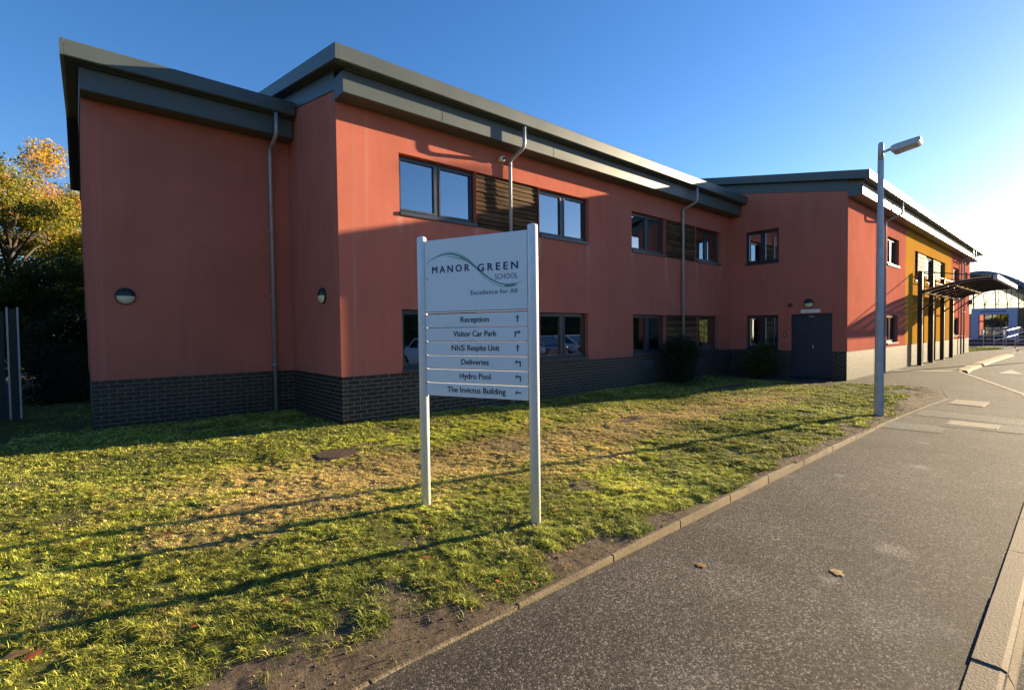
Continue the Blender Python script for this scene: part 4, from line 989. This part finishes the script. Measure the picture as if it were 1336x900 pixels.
def tree(x, y, H, R_, label, seed, pal, n=26000, size=.075, group='trees behind the school', trunk_h=.3, cat='tree', low=.0):
    rs = np.random.default_rng(seed); o = empty('autumn_tree' if cat == 'tree' else 'tree', (x, y, 0), label, cat, group)
    m = MB(); m.tube([(0, 0, -.1), (.05, 0, H*.2), (-.05, .05, H*.45), (.05, 0, H*.8)], [R_*.06, R_*.045, R_*.03, R_*.01], 10)
    cl = []
    nb = 26
    for i in range(nb):
        t = (i+.5)/nb; z = H*(trunk_h+(.95-trunk_h)*t); env = math.sin(PI*min(1, max(.08, (1-t)**.75*.95)))**.6 if t > .0 else .6
        ang = i*2.4+rs.uniform(-.4, .4); rad_ = R_*env*rs.uniform(.45, .95)
        cx_, cy_ = rad_*math.cos(ang), rad_*math.sin(ang); r_c = R_*rs.uniform(.22, .42)
        m.tube([(0, 0, z*.72), (cx_*.5, cy_*.5, z*.9), (cx_, cy_, z)], [R_*.02, R_*.012, R_*.004], 6)
        cl.append((cx_, cy_, z, r_c, r_c, r_c*.7, r_c**2))
        for _ in range(3):
            q = rs.normal(size=3)*r_c*.8; cl.append((cx_+q[0], cy_+q[1], z+q[2]*.6, r_c*.5, r_c*.5, r_c*.35, (r_c*.5)**2))
    for i in range(14):
        a_ = rs.uniform(0, 6.28); q = R_*rs.uniform(.1, .8); m.tube([(q*math.cos(a_)*.5, q*math.sin(a_)*.5, H*.8), (q*math.cos(a_), q*math.sin(a_), H*rs.uniform(.95, 1.07))], [.02, .004], 5)
    m.build('trunk', 'bark', o)
    pal = np.array(pal)
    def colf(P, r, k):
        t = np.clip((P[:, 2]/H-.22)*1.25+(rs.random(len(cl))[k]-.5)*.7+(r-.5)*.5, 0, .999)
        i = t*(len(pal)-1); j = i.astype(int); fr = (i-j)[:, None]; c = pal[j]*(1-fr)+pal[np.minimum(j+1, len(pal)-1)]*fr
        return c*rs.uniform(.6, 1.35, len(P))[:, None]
    foliage('crown', cl, n, size, colf, o)
    return o
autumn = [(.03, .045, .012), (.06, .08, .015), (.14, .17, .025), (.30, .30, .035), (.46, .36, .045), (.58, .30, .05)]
autumn2 = [(.03, .05, .012), (.07, .10, .018), (.20, .22, .03), (.40, .34, .04), (.55, .36, .05)]
greenp = [(.025, .045, .012), (.04, .07, .018), (.07, .10, .02), (.10, .12, .025)]
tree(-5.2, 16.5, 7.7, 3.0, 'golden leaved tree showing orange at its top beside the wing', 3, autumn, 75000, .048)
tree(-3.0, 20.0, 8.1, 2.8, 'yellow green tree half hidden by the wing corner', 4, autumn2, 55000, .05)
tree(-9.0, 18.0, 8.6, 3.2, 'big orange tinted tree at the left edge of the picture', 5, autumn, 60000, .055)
tree(-5.8, 11.5, 4.2, 1.7, 'dark green low tree behind the boarded fence', 6, greenp, 30000, .04, trunk_h=.12)
tree(-3.9, 12.5, 4.0, 1.4, 'dark leafy tree behind the barred gate', 8, greenp, 26000, .04, trunk_h=.10)
o = empty('hedge', (-6, 24, 0), 'dark hedge closing the view behind the left trees', 'hedge')
m = MB(); m.box(-9, 8, 0, 1.0, 0, 1.3); m.build('core', 'hedge_base', o)
foliage('leaves', [(x_, .3, z_, .7, .7, .6, 1) for x_ in np.arange(-9, 8.5, .8) for z_ in (.5, 1.0, 1.5)], 24000, .08, lambda P, r, k: np.array([.045, .065, .02])*(.5+r)[:, None], o)
o = empty('hedge', (-3.9, 7.4, 0), 'dark leafy hedge filling the gap between the pale gate posts and the wing', 'hedge')
m = MB(); m.box(-.2, 2.4, .15, .6, 0, 1.5); m.build('core', 'hedge_base', o)
foliage('leaves', [(x_, .3, z_, .35, .35, .3, 1) for x_ in np.arange(-.3, 2.5, .3) for z_ in (.2, .6, 1.0, 1.4, 1.8)]+[(.3, .3, 2.1, .4, .3, .3, 1), (1.4, .3, 2.2, .4, .3, .3, 1)], 26000, .035, lambda P, r, k: np.array([.03, .045, .015])*(.5+r)[:, None], o)
def shrub(x, y, R_, H, label, seed, n, size, c0, c1, spiky=False):
    rs = np.random.default_rng(seed); o = empty('shrub', (x, y, .02), label, 'shrub')
    m = MB(); cl = []
    for i in range(12):
        a_ = rs.uniform(0, 6.28); q = R_*rs.uniform(.2, .75); z = H*rs.uniform(.3, 1.0); p_ = (q*math.cos(a_), q*math.sin(a_)*.75, z)
        m.tube([(0, 0, -.05), (p_[0]*.4, p_[1]*.4, z*.5), p_], [.02, .012, .005], 5); cl.append((*p_, R_*.42, R_*.34, H*.24, 1))
    cl += [(0, 0, H*.3, R_*.7, R_*.5, H*.3, 1.2), (0, 0, H*.12, R_*.8, R_*.6, H*.12, .7)]
    m.build('stems', 'bark', o)
    if not spiky: foliage('leaves', cl, n, size, lambda P, r, k: np.array(c0)*(1-r)[:, None]+np.array(c1)*r[:, None], o)
    else:
        V, Fq, cc = [], [], []
        for i in range(n):
            c_ = cl[rs.integers(len(cl))]; b = np.array(c_[:3])+rs.normal(size=3)*np.array([R_*.2, R_*.15, H*.12]); b[2] = max(.03, b[2])
            d = rs.normal(size=3); d[2] = abs(d[2])*.8+.1; d /= np.linalg.norm(d); L_ = rs.uniform(.12, .26); s_ = np.cross(d, rs.normal(size=3)); s_ /= np.linalg.norm(s_); s_ *= .011
            mid = b+d*L_*.55; tip = b+d*L_+np.array([0, 0, -.05*L_/.2]); k = len(V); V += [b, mid-s_, tip, mid+s_]; Fq.append([k, k+1, k+2, k+3]); t = rs.random(); cc += [np.array(c0)*(1-t)+np.array(c1)*t]*4
        np_mesh('leaves', np.array(V), np.array(Fq), 'leaves', np.array(cc), o)
shrub(10.2, -.45, .9, 1.2, 'dark leafy shrub against the wall at the second downpipe', 21, 9000, .028, (.018, .03, .012), (.045, .06, .02))
shrub(13.6, -1.3, .75, .95, 'spiky evergreen shrub under the window left of the navy door', 22, 3800, .03, (.03, .05, .015), (.12, .15, .04), True)

# ------------------------------------------------------------------ fallen leaves
def leaf_mesh(seed, s, c):
    rs = np.random.default_rng(seed); n = 14; V = [(0, 0, .006)]
    for i in range(n):
        a_ = 2*PI*i/n; r = s*(.62+.38*abs(math.cos(2.5*a_)))*rs.uniform(.85, 1.1); V.append((r*math.cos(a_), r*.7*math.sin(a_), .002+.06*r*abs(math.sin(a_*1.5))*rs.uniform(.2, .8)))
    Fq = np.array([[0, i+1, (i+1) % n+1] for i in range(n)]); cc = np.array(c)*rs.uniform(.75, 1.2, (n+1, 1))
    o = np_mesh('fallen_leaf', np.array(V), Fq, 'leaf_litter', cc); return o
def put_leaf(x, y, s, c, seed, label, group=None, z=None):
    o = leaf_mesh(seed, s, c); o.location = (x, y, (float(lawn_h(x, y))+.034) if z is None else z); o.rotation_euler = (random.uniform(-.12, .12), random.uniform(-.12, .12), random.uniform(0, 6.28)); 
    if z is not None: o.rotation_euler.x = o.rotation_euler.y = 0
    return tag(o, label, 'leaf', group)
put_leaf(-.14, -6.65, .045, (.42, .22, .07), 1, 'small tan leaf lying on the pavement nearest the lawn edge', z=.002)
put_leaf(.436, -7.31, .058, (.55, .36, .14), 2, 'larger pale tan leaf lying in the middle of the pavement', z=.002)
put_leaf(-3.66, -4.86, .075, (.50, .28, .10), 3, 'big pale tan leaf in the grass at the lower left corner', z=None)
put_leaf(-3.60, -4.95, .05, (.40, .12, .04), 4, 'rusty orange leaf beside the big pale leaf in the lower left grass')
put_leaf(-3.80, -4.1, .035, (.48, .10, .03), 5, 'bright red orange leaf in the grass near the left edge')
put_leaf(-2.72, -4.45, .028, (.55, .40, .14), 6, 'pale yellow leaf in the grass left of the sign post shadows')
cols_ = [(.45, .13, .03), (.42, .22, .07), (.30, .09, .03), (.5, .32, .1)]
spots = [(.55, -4.9), (1.15, -4.75), (2.35, -5.55), (2.0, -5.75), (3.1, -5.75), (-.25, -5.35), (.05, -5.6), (-1.15, -5.75), (-1.6, -5.4), (-2.1, -5.0), (-2.5, -5.3), (-1.9, -4.7), (-1.3, -4.9), (-3.1, -4.2), (-2.9, -3.6), (-2.5, -3.9), (-3.4, -3.3), (.9, -5.5), (4.2, -5.6), (-1.7, -3.7), (3.6, -4.6), (5.5, -5.3), (-2.95, -5.2), (-3.3, -4.6)]
for i, (x_, y_) in enumerate(spots): put_leaf(x_, y_, random.uniform(.022, .042), cols_[i % 4], 50+i, 'small orange brown fallen leaf caught in the short grass', 'fallen leaves scattered over the lawn')

# ------------------------------------------------------------------ across the road (seen in the window reflections)
def car(loc, rz, mat, label):
    o = empty('parked_car', loc, label, 'car', 'cars parked across the road', rz)
    m = MB(); m.smooth = False
    st = [(-2.1, .55, .35, .62, .62), (-2.05, .78, .28, .80, .80), (-1.5, .86, .24, .95, .95), (-.95, .88, .22, 1.0, 1.0), (.9, .88, .22, .98, .98), (1.5, .88, .24, 1.0, 1.0), (1.95, .82, .3, .92, .92), (2.08, .7, .4, .7, .7)]
    idx = []
    for (x, hw, zb, zt_, _) in st:
        b = len(m.v); idx.append(b); m.v += [(x, -hw*.9, zb), (x, hw*.9, zb), (x, hw, (zb+zt_)/2), (x, hw*.93, zt_), (x, -hw*.93, zt_), (x, -hw, (zb+zt_)/2)]
    for a, b in zip(idx[:-1], idx[1:]):
        for k in range(6): m.face([a+k, a+(k+1) % 6, b+(k+1) % 6, b+k])
    m.face([idx[0]+k for k in range(6)]); m.face([idx[-1]+k for k in range(6)][::-1])
    m.smooth = True; m.build('body', mat, o, bevel=.03)
    m = MB(); g = [(-1.05, .8, .97), (-.35, .68, 1.42), (.9, .66, 1.44), (1.85, .76, .98)]
    b = 0
    for (x, hw, z) in g: m.v += [(x, -hw, z), (x, hw, z)]
    m.v += [(-.35, -.80, .97), (-.35, .80, .97), (.9, -.80, .97), (.9, .80, .97)]
    m.face([0, 1, 3, 2]); m.face([4, 5, 7, 6]); m.face([0, 2, 8]); m.face([1, 9, 3]); m.face([2, 4, 10, 8]); m.face([3, 9, 11, 5]); m.face([4, 6, 10]); m.face([5, 11, 7])
    m.build('windows', 'car_glass', o)
    m = MB(); m.hexa([(-.38, -.66, 1.415), (.95, -.66, 1.43), (.95, .66, 1.43), (-.38, .66, 1.415), (-.25, -.6, 1.47), (.85, -.6, 1.48), (.85, .6, 1.48), (-.25, .6, 1.47)])
    for s in (-1, 1): m.bar((-1.05, s*.8, .97), (-.37, s*.68, 1.43), .06, .05); m.bar((.92, s*.68, 1.44), (1.85, s*.77, .98), .09, .06); m.bar((.3, s*.805, .97), (.32, s*.69, 1.43), .05, .07)
    m.build('roof', mat, o)
    for x in (-1.3, 1.3):
        for s in (-1, 1):
            m = MB(); m.tube([(x, s*.68, .31), (x, s*.90, .31)], .31, 20); wv = m.build('wheel', 'tyre', o); m = MB(); m.tube([(x, s*.86, .31), (x, s*.91, .31)], .2, 16); m.build('rim', 'chrome', wv)
    for s in (-1, 1):
        m = MB(); m.box(-2.09, -2.0, s*.62-.14, s*.62+.14, .58, .70); m.build('headlight', 'white_plastic', o); m = MB(); m.box(1.98, 2.07, s*.66-.12, s*.66+.12, .62, .80); m.build('tail_light', 'dark_red', o)
        m = MB(); m.box(-.75, -.6, s*.95-.08, s*.95+.08, .95, 1.07); m.build('mirror', mat, o)
car((9.5, -12.2, -.09), rad(100), 'car_white', 'white hatchback nearest in the row across the road')
car((15.8, -11.6, -.09), rad(95), 'car_silver', 'silver hatchback in the middle of the row across the road')
car((18.6, -11.8, -.09), rad(96), 'car_white', 'white hatchback second from the far end across the road')
car((22.5, -12.2, -.09), rad(92), 'car_silver', 'silver hatchback at the far end of the row across the road')
o = empty('hedge', (15, -27, 0), 'long green hedge across the road behind the parked cars', 'hedge')
m = MB(); m.box(-25, 60, -1.5, 0, -.2, 3.6); m.build('core', 'hedge_base', o)
foliage('leaves', [(x_, -.2, z_, 1.0, .7, .6, 1) for x_ in np.arange(-25, 60.5, 1.2) for z_ in (.5, 1.5, 2.6, 3.7)], 40000, .16, lambda P, r, k: np.array([.06, .10, .03])*(.5+r)[:, None], o)
tree(34, -40, 11, 3.2, 'tall conifer far across the road', 31, greenp, 9000, .22, group='trees across the road')
tree(-26, -4, 8, 3.4, 'broad tree standing in the open far left of the lawn, nearer the road', 41, autumn2, 16000, .12, group='trees to the west of the lawn')
tree(-27, 5, 9, 3.6, 'broad tree standing in the open far left of the lawn, further from the road', 42, autumn2, 16000, .12, group='trees to the west of the lawn')
tree(-25, -13, 7, 3.0, 'broad tree on the road side at the far left', 43, autumn2, 14000, .12, group='trees to the west of the lawn')
o = empty('hedge', (-30, 0, 0), 'tall hedge on the far left boundary beyond the lawn', 'hedge')
m = MB(); m.box(-1, 0, -30, 20, -.2, 3.0); m.build('core', 'hedge_base', o)
foliage('leaves', [(0, y_, z_, .7, 1.0, .6, 1) for y_ in np.arange(-30, 20.5, 1.2) for z_ in (.5, 1.3, 2.2, 3.1)], 22000, .14, lambda P, r, k: np.array([.10, .13, .035])*(.5+r)[:, None], o)
rs_ = np.random.default_rng(77)
for i in range(26):
    x_ = rs_.uniform(-2.2, 9); y_ = float(np.interp(x_, [p_[0] for p_ in epath], [p_[1] for p_ in epath]))+rs_.uniform(.05, .4)
    put_leaf(x_, y_, rs_.uniform(.014, .028), cols_[i % 4], 100+i, 'small orange brown fallen leaf lying along the bare edge of the lawn', 'fallen leaves along the lawn edge')
print('objects', len(bpy.data.objects))
